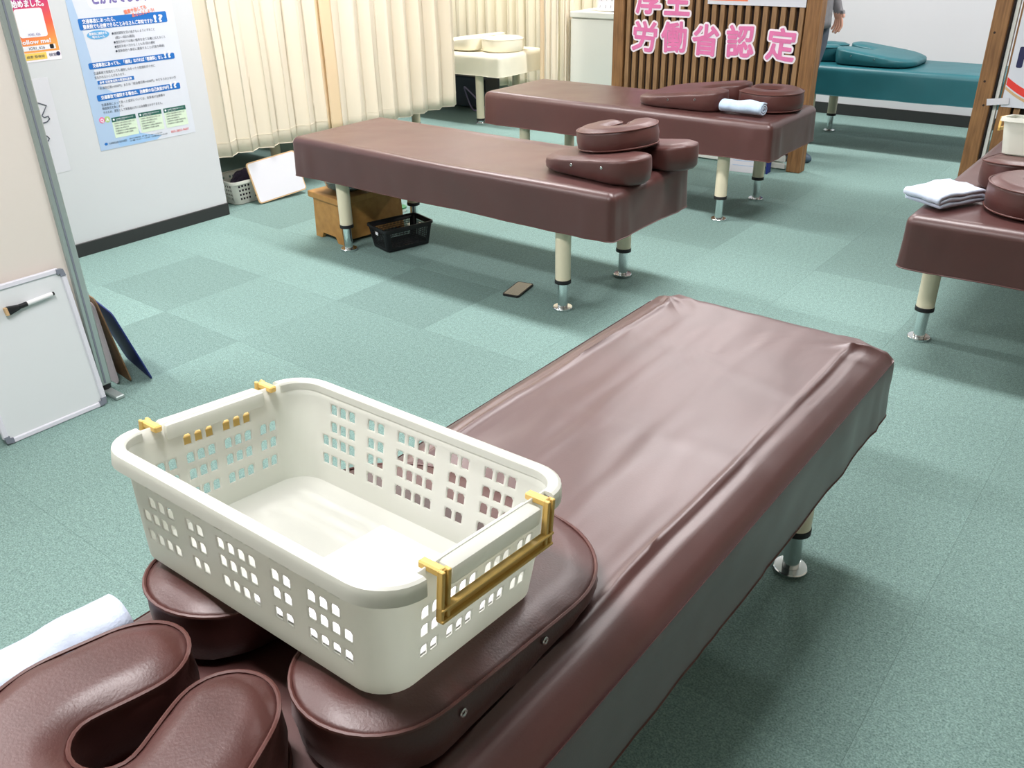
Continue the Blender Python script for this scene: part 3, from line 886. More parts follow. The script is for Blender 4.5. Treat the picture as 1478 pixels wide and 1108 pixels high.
text('banner_lettering', '交通事故にあったら、', .054, .566, .0200, 'white', t, width=.160, bold=.0006)
text('banner_lettering', '整骨院でも治療できることみなさんご存知ですか', .053, .543, .0200, 'white', t, width=.352, bold=.0006)
text('banner_lettering', '!?', .414, .543, .044, 'white', t, width=.045, bold=.0022)
text('banner_lettering', '交通事故にあっても、「通院」なければ「慰謝料」なし', .056, .376, .0190, 'white', t, width=.365, bold=.0006)
text('banner_lettering', '!?', .430, .377, .042, 'white', t, width=.038, bold=.0020)
text('banner_lettering', '交通事故で通院する場合は、治療費の自己負担が0円', .061, .232, .0190, 'white', t, width=.360, bold=.0006)
text('banner_lettering', '!?', .430, .233, .042, 'white', t, width=.038, bold=.0020)
flat('speech_bubble', [(.116 + .055 * cos(a), .513 + .019 * sin(a)) for a in [2 * pi * k / 24 for k in range(24)]], 'midblue', t, .0015)
text('bubble_lettering', '整骨院に通院する', .073, .514, .012, 'white', t, width=.086, bold=.0003)
text('bubble_lettering', '時のルール', .086, .500, .012, 'white', t, width=.060, bold=.0003)
for k, ln_ in enumerate(('●通院間隔を空け過ぎないようにすること', '　(週2～4回の通院)', '●整形外科では痛い箇所を全て正確に伝えること', '●整形外科へ行かなくとも月1回の通院', '●保険会社へ事前に連絡すること(可能な範囲)')):
    text('text_line', ln_, .183 + .012 * (k == 1), .507 - k * .0195, .0135, 'ink', t, width=(.223, .10, .272, .21, .258)[k])
for (ln_, x, y, wd) in (('交通事故で怪我をしても通院しなかったら慰謝料が十分に', .051, .344, .319), ('支払われないことがあります。', .051, .325, .155), ('「実通院日数×4300円」または「総治療日数×4300円」のどちらか少ない方', .059, .276, .412),
                      ('交通事故によって負った症状については、加害者が治療費の', .054, .201, .337), ('賠償責任を負います。', .054, .184, .110), ('そのため、原則として被害者の方には治療費はかかりません。', .054, .166, .316)):
    text('text_line', ln_, x, y, .0140, 'ink', t, width=wd)
flat('label_chip', rrect(.187, .017, .002, cx=.154, cy=.3065), 'blue', t, .0015)
text('chip_lettering', '参考 自賠責保険の慰謝料基準', .070, .301, .0130, 'white', t, width=.165, bold=.0003)
for k, (x0, x1) in enumerate(((.087, .213), (.228, .354), (.367, .493))):
    flat('answer_card', rc(x0, .047, x1, .139), 'lgreen', t, .0015)
    flat('card_header', rc(x0, .121, x1, .142), 'dgreen', t, .0018)
    flat('card_bullet', [(x0 + .011 + .005 * cos(a), .132 + .005 * sin(a)) for a in [2 * pi * q / 12 for q in range(12)]], 'white', t, .0020)
    text('card_heading', '治療費の負担はありますか', x0 + .022, .130, .0075, 'white', t, width=.092, z=.0024)
    text('card_heading', '詳しくはこちら', x0 + .022, .1225, .0070, 'white', t, width=.045, z=.0024)
    for q in range(5):
        text('text_line', '交通事故の治療は保険会社が負担します'[:18 - q * 2], x0 + .008, .110 - q * .0118, .0085, 'ink', t, width=.108 - .018 * (q % 3))
for (cx, mm, ch) in ((.040, 'magenta', 'Q'), (.067, 'ygreen', 'A')):
    flat('round_mark', [(cx + .0145 * cos(a), .139 + .0145 * sin(a)) for a in [2 * pi * q / 20 for q in range(20)]], mm, t, .0016)
    text('mark_letter', ch, cx, .131, .021, 'white', t, align='C', bold=.0008)
text('footer_line', '交通事故治療 協会加盟院', .047, .023, .011, 'ink', t, width=.095)
text('footer_line', '受付時間 平日 9:00～19:00', .155, .028, .0075, 'ink', t, width=.18)
text('footer_line', '土曜 9:00～13:00 日曜祝日休診', .155, .018, .0075, 'ink', t, width=.21)
text('phone_lettering', '050-3852-9607', .386, .019, .016, 'red', t, width=.103)
flat('footer_emblem', [(.033 + .009 * cos(a), .028 + .007 * sin(a)) for a in [2 * pi * q / 6 for q in range(6)]], 'blue', t, .0016)

# the gradient notice next to it
def gradient_mat():
    m = bpy.data.materials.new('sunset_gradient_print'); m.use_nodes = True
    nt = m.node_tree; n = nt.nodes; L = nt.links; p = n['Principled BSDF']; p.inputs['Roughness'].default_value = .5
    tc = n.new('ShaderNodeTexCoord'); sp = n.new('ShaderNodeSeparateXYZ'); L.new(tc.outputs['Object'], sp.inputs[0])
    ad = n.new('ShaderNodeMath'); ad.operation = 'MULTIPLY_ADD'; ad.inputs[1].default_value = -.25; L.new(sp.outputs['X'], ad.inputs[0]); L.new(sp.outputs['Y'], ad.inputs[2])
    rp = n.new('ShaderNodeValToRGB'); e = rp.color_ramp.elements
    e[0].position = .02; e[0].color = srgb(244, 160, 80); e[1].position = .27; e[1].color = srgb(112, 48, 150)
    q = e.new(.10); q.color = srgb(232, 96, 66); q = e.new(.19); q.color = srgb(206, 58, 110)
    L.new(ad.outputs[0], rp.inputs['Fac']); L.new(rp.outputs['Color'], p.inputs['Base Color'])
    return m
M['gradient'] = gradient_mat()
QW, QH = .24, .36
t = wall_poster('notice_poster', 'purple to orange gradient notice half hidden behind the aluminium partition edge', 'poster', -.203 - QW, .900, QW, QH, 'whitecard')
flat('gradient_print', rc(.004, .038, QW - .002, QH), 'gradient', t, .0012)
flat('white_panel', rrect(.122, .116, .011, cx=.142, cy=.158), 'white', t, .0015)
text('handle_lettering', 'IORI_426', .118, .106, .015, 'purple', t, width=.052)
text('handle_lettering', 'Follow me!', .070, .074, .024, 'white', t, width=.138, bold=.001)
text('heading_lettering', '始めました。', .078, .224, .032, 'white', t, width=.138, bold=.0012)
text('heading_lettering', '公式アカウント', .070, .262, .026, 'white', t, width=.14, bold=.001)
flat('name_bar', rc(.064, .046, .224, .066), 'white', t, .0016)
text('handle_lettering', 'IORI_426', .105, .050, .016, 'navy', t, width=.070)
flat('small_icon', rrect(.018, .018, .004, cx=.207, cy=.057), 'black', t, .0019)
flat('yellow_bar', rc(.03, .008, .175, .036), 'yellow', t, .0015)
text('bar_lettering', '検索 整骨院', .085, .016, .013, 'ink', t, width=.08)
text('bar_lettering', '検索', .185, .016, .016, 'navy', t, width=.036)
flat('search_mark', [(.228 + .009 * cos(a), .024 + .009 * sin(a)) for a in [2 * pi * q / 16 for q in range(16)]], 'navy', t, .0017)

t = wall_poster('paper_notice', 'white paper with thin black hand drawn arrows hanging below the gradient notice', 'paper', -.290 - .21, .412, .21, .42, 'paper')
for pts in ([(.06, .345), (.128, .323), (.173, .302), (.155, .278), (.142, .262), (.150, .252), (.168, .256), (.172, .243), (.158, .232), (.139, .230)], [(.11, .172), (.140, .172), (.148, .160), (.141, .150), (.11, .15)], [(.10, .075), (.130, .070), (.134, .062), (.12, .055)]):
    tube('ink_line', [(x, y, .0016) for x, y in pts], .0026, 'ink', t, n=6)

# ================================================================== CURTAINS
def curtain(label, p0, p1, z0, z1, folds, amp, m, edge=None, seed=0.0, hemline=True, group='cream curtains', edges=(0, 1)):
    """a hanging pleated sheet from p0 to p1; parts: cloth, hem_band, edge bands"""
    a = Vector((p0[0], p0[1])); b = Vector((p1[0], p1[1])); d = (b - a); ln = d.length; d.normalize(); nr = Vector((-d.y, d.x))
    nS = folds * 10; nZ = 26
    t = thing('curtain', label, 'curtain', (a.x, a.y, z0), (0, 0, atan2(d.y, d.x)), group)
    def P(i, j, off=0.0):
        s = i / nS; f = j / nZ
        ph = 2 * pi * folds * (s + .012 * fbm(s * 6, seed, 1.0)) + seed
        A = amp * (1.0 - .35 * f) * (.75 + .5 * fbm(s * 9 + seed, 2.0, f * .7))
        q = sin(ph); q = math.copysign(abs(q) ** .6, q)
        y = A * q + .012 * fbm(s * 3 + seed, f * 1.5, 7.0)
        x = s * ln + .016 * sin(2 * ph + .5) * (1 - .3 * f)
        return (x, y + off, (z1 - z0) * f + .004 * sin(ph * 1.0 + 1) * (1 - f))
    vs = [P(i, j) for i in range(nS + 1) for j in range(nZ + 1)]
    fs = [(i * (nZ + 1) + j, (i + 1) * (nZ + 1) + j, (i + 1) * (nZ + 1) + j + 1, i * (nZ + 1) + j + 1) for i in range(nS) for j in range(nZ)]
    o = mobj('cloth', vs, fs, m, t, smooth=True)
    s_ = o.modifiers.new('thickness', 'SOLIDIFY'); s_.thickness = .0015
    # sewn hem: a doubled band along the bottom edge
    if hemline:
        hj = .075 / (z1 - z0) * nZ
        for off in (-.0016, .0016):
            tube('hem_seam', [P(i, hj, off) for i in range(nS + 1)], .0012, m, t, n=4)
        tube('hem_fold', [P(i, 0) for i in range(nS + 1)], .0022, m, t, n=5)
    if edge:
        for e in edges:
            i0, i1 = (0, 3) if e == 0 else (nS - 3, nS)
            vs = [P(i, j) for i in range(i0, i1 + 1) for j in range(nZ + 1)]
            fs = [(i * (nZ + 1) + j, (i + 1) * (nZ + 1) + j, (i + 1) * (nZ + 1) + j + 1, i * (nZ + 1) + j + 1) for i in range(i1 - i0) for j in range(nZ)]
            h = mobj('edge_band', vs, fs, edge, t, smooth=True)
            s_ = h.modifiers.new('thickness', 'SOLIDIFY'); s_.thickness = .0045; s_.offset = 0
    return t
CU = -.50
curtain('cream pleated curtain hanging next to the wall corner with posters', (CU - .005, .518), (CU - .005, 1.375), .30, 2.08, 6, .028, 'curtain', 'curtain_edge', .5)
curtain('cream pleated curtain behind the foot of the middle table', (CU + .062, 1.335), (CU + .03, 2.50), .30, 2.08, 8, .028, 'curtain', 'curtain_edge', 2.1, edges=(0,))
curtain('narrow cream curtain bunched next to the white cabinet', (CU + .02, 3.50), (CU + .02, 3.72), .12, 2.08, 3, .020, 'curtain', 'curtain_edge', 1.2, edges=(0,))
curtain('cream curtain strip bunched closest to the white cabinet', (CU + .03, 3.775), (CU + .03, 3.90), .12, 2.08, 2, .024, 'curtain', None, 4.2)
curtain('pale yellow curtain at the back behind the cream table', (-2.7, 4.28), (-.15, 4.28), .10, 2.08, 22, .03, 'curtain_back', None, 3.3)
t = thing('slit_filler', 'thin dark upright added to darken the slit between the bunched curtains', 'filler', (CU - .03, 3.765, 0))  # made-up upright that stands in for the dark gap between the curtains
tube('shaft', [(0, 0, .01), (0, 0, 1.9)], .012, 'black', t, n=10)
lathe('filler_base', [(.06, 0), (.06, .01), (.015, .02)], 'black', t)
t = thing('curtain_rail', 'pale metal curtain rail running from the wall corner above the cream curtains', 'rail', (CU + .01, .5, 2.10))
box('track', -.012, .012, 0, 3.70, -.012, .012, 'rail', t)
box('ceiling_rod', -.006, .006, 1.9, 1.912, .012, CEIL - 2.10, 'rail', t)
t = thing('back_curtain_rail', 'pale metal curtain rail above the pale yellow back curtain', 'rail', (-2.74, 4.28, 2.10))
box('track', 0, 2.65, -.012, .012, -.012, .012, 'rail', t)
box('ceiling_rod', 1.3, 1.312, -.006, .006, .012, CEIL - 2.10, 'rail', t)

# ================================================================== SLATTED SCREENS
def screen(name, label, u0, u1, v, post_l, post_r, zt=2.0, nsl=22, rail_z=(.10, .168), group='slatted wooden screens'):
    t = thing(name, label, 'screen', (u0, v, 0), group=group)
    W_ = u1 - u0
    box('post', 0, post_l, 0, .085, 0, zt, 'wood', t, bev=.004)
    box('post', W_ - post_r, W_, 0, .085, 0, zt, 'wood', t, bev=.004)
    box('bottom_rail', post_l, W_ - post_r, .012, .062, rail_z[0], rail_z[1], 'railwood', t, bev=.003)
    box('top_rail', post_l, W_ - post_r, .012, .062, zt - .09, zt - .02, 'railwood', t, bev=.003)
    box('backing', post_l, W_ - post_r, .040, .048, rail_z[1] - .01, zt - .03, 'slatback', t)
    inner = W_ - post_l - post_r; pit = inner / nsl; me = None
    for k in range(nsl):
        x = post_l + pit * (k + .5)
        if me is None:
            s = box('slat', -pit * .275, pit * .275, .010, .040, rail_z[1], zt - .09, 'slat', t, bev=.002); me = s.data
        else:
            s = bpy.data.objects.new('slat', me); C.objects.link(s); s.parent = t
        s.location = (x, 0, 0)
    return t
screen('slatted_screen', 'brown wooden slatted screen with pink characters, standing behind a brown table', .407, 1.795, 3.09, .083, .088)
screen('slatted_screen', 'brown wooden slatted screen cut by the picture edge, with a red arc poster', 2.812, 3.96, 3.10, .06, .085, nsl=18)
t = thing('wooden_post', 'tall brown wooden post standing beyond the table at the picture edge', 'post', (2.690, 3.09, 0))
box('shaft', 0, .080, 0, .085, 0, 2.2, 'wood', t, bev=.004)
box('dark_edge_strip', .080, .086, .01, .075, 0, 2.2, 'slatback', t)
for (x, z) in ((.03, .62), (.05, .50), (.025, .86)):
    lathe('knot', [(.006, 0), (.006, .0012), (.003, .0016)], 'slatback', t, n=10, loc=(x, -.0001, z), rot=(pi / 2, 0, 0))
    lathe('knot', [(.006, 0), (.006, .0012), (.003, .0016)], 'slatback', t, n=10, loc=(x, -.0001, z + .7), rot=(pi / 2, 0, 0))
t = thing('white_strip', 'narrow white upright strip between the wooden post and the second screen', 'trim', (2.781, 3.12, 0))
box('strip', 0, .018, 0, .03, 0, 2.1, 'cabinet', t, bev=.002)
box('strip_foot', -.003, .021, -.01, .045, 0, .012, 'cabinet', t, bev=.002)
# pink characters
SR = (pi / 2, 0, 0)
def char_card(ch, label, uc, zc, size, rot=0.0):
    t = thing('character_card', label, 'lettering', (uc, 3.0985, zc), (pi / 2, rot, 0), 'pink cut-out characters')
    vs, fs = text_data(ch, size)
    cx = (min(v.x for v in vs) + max(v.x for v in vs)) / 2; cy = (min(v.y for v in vs) + max(v.y for v in vs)) / 2
    sx = .192 * (size / .2) / (max(v.x for v in vs) - min(v.x for v in vs)); sy = .196 * (size / .2) / (max(v.y for v in vs) - min(v.y for v in vs))
    for (nm, rad, z, m, cnt) in (('white_border', .0165, .0005, 'whitecard', 20), ('pink_character', .0052, .0035, 'pink', 12)):
        V = []; F = []
        for q in range(cnt + 1):
            r_ = rad if q < cnt else 0
            ox, oy = r_ * cos(2 * pi * q / cnt), r_ * sin(2 * pi * q / cnt); b = len(V)
            V += [((v.x - cx) * sx * .9 + ox, (v.y - cy) * sy * .9 + oy, z + q * 2e-6) for v in vs]; F += [tuple(b + i for i in f) for f in fs]
        me = bpy.data.meshes.new(nm); me.from_pydata(V, [], F); me.update()
        link(nm, me, m, t)
    return t
row = [('労', .648), ('働', .862), ('省', 1.085), ('認', 1.318), ('定', 1.580)]
order = ['first', 'second', 'third', 'fourth', 'last']
for k, (ch, uc) in enumerate(row):
    char_card(ch, 'pink character %s, %s of the lower row on the slatted screen' % (ch, order[k]), uc, .738 + .006 * (k % 2), .2, rot=radians((2, -2, 1, -2, 2)[k]))
for (ch, uc) in (('厚', .665), ('生', .872)):
    char_card(ch, 'pink character %s, %s in the upper row and cut by the top edge' % (ch, 'first' if ch == '厚' else 'second'), uc, .966, .2)
t = thing('framed_notice', 'white notice board with a red bordered certificate at the top of the slatted screen', 'notice', (1.082, 3.097, .946), SR)
prism('sheet', rc(0, 0, .62, .42), 0, .004, 'posterpaper', t)
flat('red_border', rc(.012, .022, .262, .40), 'orange', t, .0046)
flat('certificate', rc(.022, .032, .252, .39), 'paper', t, .0050)
for k in range(5): text('text_line', '施術管理者 認定証 第三号', .04, .05 + .06 * k, .022, 'tan', t, width=.19, z=.0056)
for k in range(4): text('text_line', '各種健康保険取扱', .32, .06 + .08 * k, .03, 'midblue', t, width=.22, z=.0056)
# right poster
t = thing('arc_poster', 'white poster with a red arc and dark letter on the second screen', 'poster', (2.822, 3.098, .50), SR)
prism('sheet', rc(0, 0, .46, .62), 0, .003, 'posterpaper', t)
def arc_band(x0, x1, f0, f1, n=20): 
    return [(x0 + (x1 - x0) * k / n, f0(x0 + (x1 - x0) * k / n)) for k in range(n + 1)] + [(x1 - (x1 - x0) * k / n, f1(x1 - (x1 - x0) * k / n)) for k in range(n + 1)]
par = lambda c: (lambda x: c + 1.6 * (x - .23) ** 2 - .0846)
flat('red_arc', arc_band(.002, .458, par(.112), par(.150)), 'red', t, .0036)
flat('tan_arc', arc_band(.002, .458, par(.090), par(.104)), 'tan', t, .0036)
text('dark_letter', 'F', .032, .202, .135, 'navy', t, width=.07, z=.0040, bold=.005)

# ------------------------------------------------------------------ low white rack, binder and files behind table C
t = thing('low_rack', 'low white rack on the floor under the slatted screen', 'rack', (.50, 3.110, 0))
for z in (.008, .052): box('rack_board', 0, 1.19, 0, .016, z, z + .034, 'cabinet', t, bev=.003)
for x in (0.0, .55, 1.10): box('rack_upright', x, x + .03, .016, .14, 0, .085, 'cabinet', t, bev=.003)
box('rack_top', 0, 1.19, .0, .14, .086, .096, 'cabinet', t, bev=.003)
t = thing('white_binder', 'white document binder leaning under the table before the slatted screen', 'binder', (1.405, 2.915, 0), (radians(-14), 0, radians(8)))
box('front_cover', 0, .20, 0, .004, 0, .27, 'paper', t, bev=.001)
box('pages', .004, .196, .005, .022, .004, .265, 'white', t)
box('back_cover', 0, .20, .023, .027, 0, .27, 'paper', t, bev=.001)
for k in range(7): box('print_line', .02, .18, -.0006, 0, .04 + .028 * k, .044 + .028 * k, 'ltblue', t)
o = box('blue_file', 0, .012, 0, .07, 0, .22, 'bluefile', None, bev=.002, loc=(1.628, 2.965, 0), rot=(0, 0, radians(6)))
tag(o, 'thin dark blue file standing next to the white binder', 'file')

# ================================================================== WHITE CABINET AND CALENDAR
t = thing('white_cabinet', 'white metal cabinet between the bunched curtain and the slatted screen', 'cabinet', (-.425, 3.80, 0))
box('carcass', 0, .80, .02, .45, 0, .775, 'cabinet', t, bev=.003)
box('top_panel', -.004, .804, -.004, .454, .757, .800, 'cabinet', t, bev=.006, seg=2)
for x0 in (.004, .402):
    box('door', x0, x0 + .394, 0, .018, .06, .748, 'cabinet', t, bev=.003)
box('plinth', .01, .79, .03, .44, 0, .05, 'base', t)
t = thing('calendar', 'white calendar with rows of dates standing on the white cabinet', 'calendar', (-.225, 3.87, .806), (radians(75), 0, 0))
prism('sheet', rc(0, 0, .36, .30), 0, .004, 'paper', t)
box('stand', .10, .26, .01, .03, -.06, 0, 'cabinet', t)
for r_ in range(5):
    for c_ in range(7):
        text('date', str(1 + (r_ * 7 + c_) % 31) if True else '', .022 + c_ * .046, .022 + r_ * .05, .024, 'ink' if c_ < 6 else 'red', t, z=.0046)

# under the cream table
t = thing('machine_box', 'dark blue electric machine box standing under the cream table', 'machine', (-1.55, 3.75, 0))
box('case', -.25, .35, -.12, .12, .02, .27, 'machine', t, bev=.012, seg=2)
box('control_panel', .352, .358, -.09, .09, .15, .25, 'black', t)
for (x, y) in ((-.2, -.09), (.3, -.09), (-.2, .09), (.3, .09)):
    lathe('foot', [(.015, 0), (.015, .022)], 'rubber', t, n=12, loc=(x, y, 0))
o = tube('cable', [(-1.25 + .12 * sin(a * .9), 3.56 + .05 * cos(a * 1.3), .02 + .09 * (1 + cos(a)) ) for a in [k * .35 for k in range(26)]], .006, 'cable')
tag(o, 'lilac cable hanging in loops under the cream table', 'cable')

# ================================================================== PARTITION AND SMALL WHITEBOARD
t = thing('partition_panel', 'tall beige partition panel with an aluminium frame in the foreground', 'partition', (.965, -1.005, 0))
box('panel', -.012, .012, -1.5, -.035, .06, 1.80, 'partition', t)
box('frame_upright', -.022, .022, -.040, 0, .03, 1.82, 'alu', t, bev=.004)
box('frame_groove', .0215, .0235, -.026, -.020, .04, 1.81, 'corner', t)
box('frame_upright', -.022, .022, -1.54, -1.50, .03, 1.82, 'alu', t, bev=.004)
box('frame_rail', -.020, .020, -1.50, -.04, 1.78, 1.82, 'alu', t, bev=.003)
box('frame_rail', -.020, .020, -1.50, -.04, .03, .07, 'alu', t, bev=.003)
for y in (-.02, -1.52):
    box('floor_foot', -.17, .10, y - .016, y + .016, 0, .014, 'alu', t, bev=.003)
    lathe('foot_cap', [(.022, .012), (.022, .045), (.015, .05)], 'black', t, n=14, loc=(0, y, 0))

LEAN = atan2(.055, .475)
t = thing('small_whiteboard', 'small white magnetic whiteboard leaning against the beige partition', 'whiteboard', (1.053, -1.405, .0), (pi / 2, 0, pi / 2))
t.rotation_euler = (Matrix.Rotation(-LEAN, 3, 'Y') @ Matrix(((0, 0, 1), (1, 0, 0), (0, 1, 0)))).to_euler()
SW, SH = .338, .478
prism('writing_surface', rc(.012, .012, SW - .012, SH - .012), -.004, .003, 'board', t)
for (x0, y0, x1, y1) in ((.02, 0, SW - .02, .017), (.02, SH - .017, SW - .02, SH), (0, .02, .017, SH - .02), (SW - .017, .02, SW, SH - .02)):
    box('frame_bar', x0, x1, y0, y1, -.006, .008, 'boardframe', t, bev=.003)
for (x, y, a) in ((0, 0, 0), (SW, 0, 90), (SW, SH, 180), (0, SH, 270)):
    pts = [(0.002, .028), (.006, .006), (.028, .002), (.028, .019), (.019, .019), (.019, .028)]
    ca, sa = cos(radians(a)), sin(radians(a))
    prism('corner_cap', [(x + px * ca - py * sa, y + px * sa + py * ca) for px, py in pts], -.008, .010, 'corner', t)
# the marker
mk = thing('whiteboard_marker', 'white marker pen with a black eraser cap sticking to the small whiteboard', 'marker', (0, 0, 0), (0, 0, 0))
mk.matrix_world = Matrix.Translation((1.053, -1.405, 0)) @ t.rotation_euler.to_matrix().to_4x4() @ Matrix.Translation((.193, .402, .0135)) @ Matrix.Rotation(radians(4), 4, 'Z')
tube('pen_body', [(0, 0, 0), (.082, 0, 0)], .0072, 'marker', mk, n=14)
tube('end_plug', [(.082, 0, 0), (.088, 0, 0)], .0062, 'black', mk, n=12)
tube('cap', [(-.022, 0, 0), (0.002, 0, 0)], [.0075, .0078], 'black', mk, n=12)
bm = bmesh.new(); box_bm(bm, -.058, -.022, -.0135, .0135, -.007, .007, .003, 2)
for v in bm.verts:
    if v.co.x > -.035: v.co.y *= .55
bmobj('eraser_holder', bm, 'black', mk, smooth=40)
box('eraser_felt', -.066, -.057, -.0125, .0125, -.0065, .0065, 'tan', mk, bev=.001)

# ---- boards leaning behind the partition
def leaning(name, label, cat, pts, th, m, foot, top):
    """a thin board with outline pts in its own plane (x along, y up), standing on foot and leaning to top"""
    o = prism(name, pts, -th / 2, th / 2, m, None)
    f = Vector(foot); tp = Vector(top); up = (tp - f).normalized()
    return o, up
def lean_board(name, label, cat, w, h, th, m, p0, dirx, lean, r=.02, clip=False):
    t = thing(name, label, cat, p0)
    X = Vector(dirx).normalized(); N = Vector((0, 0, 1)).cross(X)
    Y = (Vector((0, 0, 1)) * cos(lean) + N * sin(lean)).normalized(); Zv = X.cross(Y)
    t.rotation_euler = Matrix((X, Y, Zv)).transposed().to_euler()
    prism('board', rrect(w, h, r, cx=w / 2, cy=h / 2), -th / 2, th / 2, m, t)
    if clip:
        box('clip', w * .35, w * .65, h - .03, h - .004, th / 2, th / 2 + .010, 'alu', t, bev=.003)
        box('clip_lever', w * .42, w * .58, h - .012, h + .012, th / 2 + .004, th / 2 + .008, 'alu', t, bev=.002)
    return t
lean_board('clipboard', 'brown hardboard clipboard leaning behind the partition edge', 'clipboard', .23, .335, .004, 'cardboard', (.985, -.935, .002), (-1, .10, 0), radians(9), clip=True)
lean_board('file_board', 'dark blue plastic file board leaning next to the brown clipboard', 'file', .25, .290, .004, 'bluefile', (1.030, -.882, .002), (-1, .18, 0), radians(16))
lean_board('grey_card', 'grey card board squeezed between the partition and brown clipboard', 'card', .22, .31, .005, 'greyfile', (.965, -.972, .002), (-1, .04, 0), radians(3))

# ================================================================== SMALL THINGS ON THE FLOOR
t = thing('smartphone', 'black smartphone lying on the carpet by the middle table leg', 'phone', (1.5595, .538, 0), (0, 0, radians(12)))
prism('case', rrect(.078, .160, .012), 0.0, .0085, 'black', t, smooth=30)
prism('screen', rrect(.068, .148, .008), .0085, .0090, 'screen', t)
box('side_button', .039, .0402, .01, .04, .003, .006, 'black', t)

t = thing('wooden_stool_box', 'honey coloured wooden step stool with a notched foot under the middle table', 'stool', (.39, .715, 0), (0, 0, radians(-8)))
def side_panel(y, nm):
    pts = [(-.125, 0), (-.072, 0), (-.055, .03), (.055, .03), (.072, 0), (.125, 0), (.112, .205), (-.112, .205)]
    return prism(nm, pts, -.009, .009, 'stool', t, loc=(0, y, 0), rot=(pi / 2, 0, 0))
side_panel(-.18, 'end_panel'); side_panel(.18, 'end_panel')
for sx in (-1, 1):
    prism('side_board', [(-.171, .02), (.171, .02), (.171, .205), (-.171, .205)], -.008, .008, 'stool', t, loc=(sx * .112, 0, 0), rot=(pi / 2, 0, pi / 2))
box('top_board', -.135, .135, -.205, .205, .205, .236, 'stool', t, bev=.003)
gl = lathe('glass_bowl', [(0, .0), (.05, .002), (.075, .018), (.088, .045), (.084, .045), (.070, .020), (.045, .008), (0, .006)], 'glass', None, n=32, loc=(.385, .655, .2375))
gl.scale = (1.3, 1.3, 1.25)
tag(gl, 'shallow pale blue glass bowl on top of the wooden step stool', 'bowl')
t = thing('green_lid_pot', 'small pot with a round green lid behind the wooden step stool', 'pot', (.30, 1.10, 0))
lathe('pot_body', [(.0, 0), (.030, 0), (.033, .012), (.033, .020)], 'cabinet', t, n=24)
lathe('pot_lid', [(.035, .019), (.036, .027), (.030, .031), (0, .032)], 'green', t, n=24)

# black mesh basket
t = thing('mesh_basket', 'small black mesh basket on the carpet under the middle table', 'basket', (.712, .688, .0045), (0, 0, radians(75)))
lattice_basket(t, .27, .175, .115, .235, .145, (26,), (15,), (.020, .0295, .039, .0485, .058, .0675, .077, .0865), .0058, .0078, .0078, 'black', r=.012, thick=.0013, hole_h=.0072, arch=False)
v_, f_ = rim_mesh(.27, .175, .014, .115, [(-.002, -.012), (-.002, 0), (.005, 0), (.006, -.012)])
mobj('rim', v_, f_, 'black', t, smooth=40)
box('name_label', -.142, -.1395, -.028, -.004, .080, .094, 'white', t)

# white laundry basket by the wall with dark cloth
t = thing('laundry_basket', 'white plastic basket of dark cloth next to the wall corner under the curtain', 'basket', (-.655, .80, .0045), (0, 0, radians(88)))
lattice_basket(t, .36, .26, .135, .31, .21, (4, 4, 4), (4, 4), (.03, .055, .08, .105), .012, .020, .030, 'basket', r=.03, hole_h=.013, arch=False)
v_, f_ = rim_mesh(.36, .26, .03, .135, [(-.002, -.014), (-.002, 0), (.008, 0), (.010, -.014)])
mobj('rim', v_, f_, 'basket', t, smooth=40)
vs = []; fs = []; n_ = 18
for i in range(n_ + 1):
    for j in range(n_ + 1):
        x = -1 + 2 * i / n_; y = -1 + 2 * j / n_; rr_ = min(1, sqrt(x * x + y * y))
        vs.append((x * .135, y * .088, .06 + .10 * (1 - rr_ ** 2) + .028 * fbm(x * 3, y * 3, 2)))
for i in range(n_):
    for j in range(n_): a = i * (n_ + 1) + j; fs.append((a, a + n_ + 1, a + n_ + 2, a + 1))
b0 = len(vs); vs += [(x * .9, y * .9, .012) for (x, y, z) in vs[:b0]]
for i in range(n_):
    for j in range(n_): a = b0 + i * (n_ + 1) + j; fs.append((a, a + 1, a + n_ + 2, a + n_ + 1))
per = [i * (n_ + 1) for i in range(n_ + 1)] + [n_ * (n_ + 1) + j for j in range(1, n_ + 1)] + [i * (n_ + 1) + n_ for i in range(n_ - 1, -1, -1)] + [j for j in range(n_ - 1, 0, -1)]
for k in range(len(per)): fs.append((per[k], per[(k + 1) % len(per)], b0 + per[(k + 1) % len(per)], b0 + per[k]))
o = mobj('dark_cloth', vs, fs, 'cloth_dark', None, smooth=True, loc=(-.655, .80, .005), rot=(0, 0, radians(88)))
tag(o, 'crumpled dark purple cloth in the white basket by the wall', 'cloth')

# white board leaning below the curtain
t = thing('framed_board', 'white board with a pale wooden edge leaning below the curtain beside the white basket', 'board', (-.465, .728, .004), (0, 0, 0))
Lm = radians(16)
X = Vector((.03, .30, .02)).normalized(); Nn = Vector((0, 0, 1)).cross(X); Y = (Vector((0, 0, 1)) * cos(Lm) + Nn * sin(Lm)); Y = (Y - X * Y.dot(X)).normalized(); Zv = X.cross(Y)
t.rotation_euler = Matrix((X, Y, Zv)).transposed().to_euler()
prism('wooden_edge', rrect(.325, .235, .018, cx=.1625, cy=.1175), -.006, .004, 'tan', t)
prism('white_surface', rrect(.312, .222, .014, cx=.1625, cy=.1175), .004, .0052, 'paper', t)

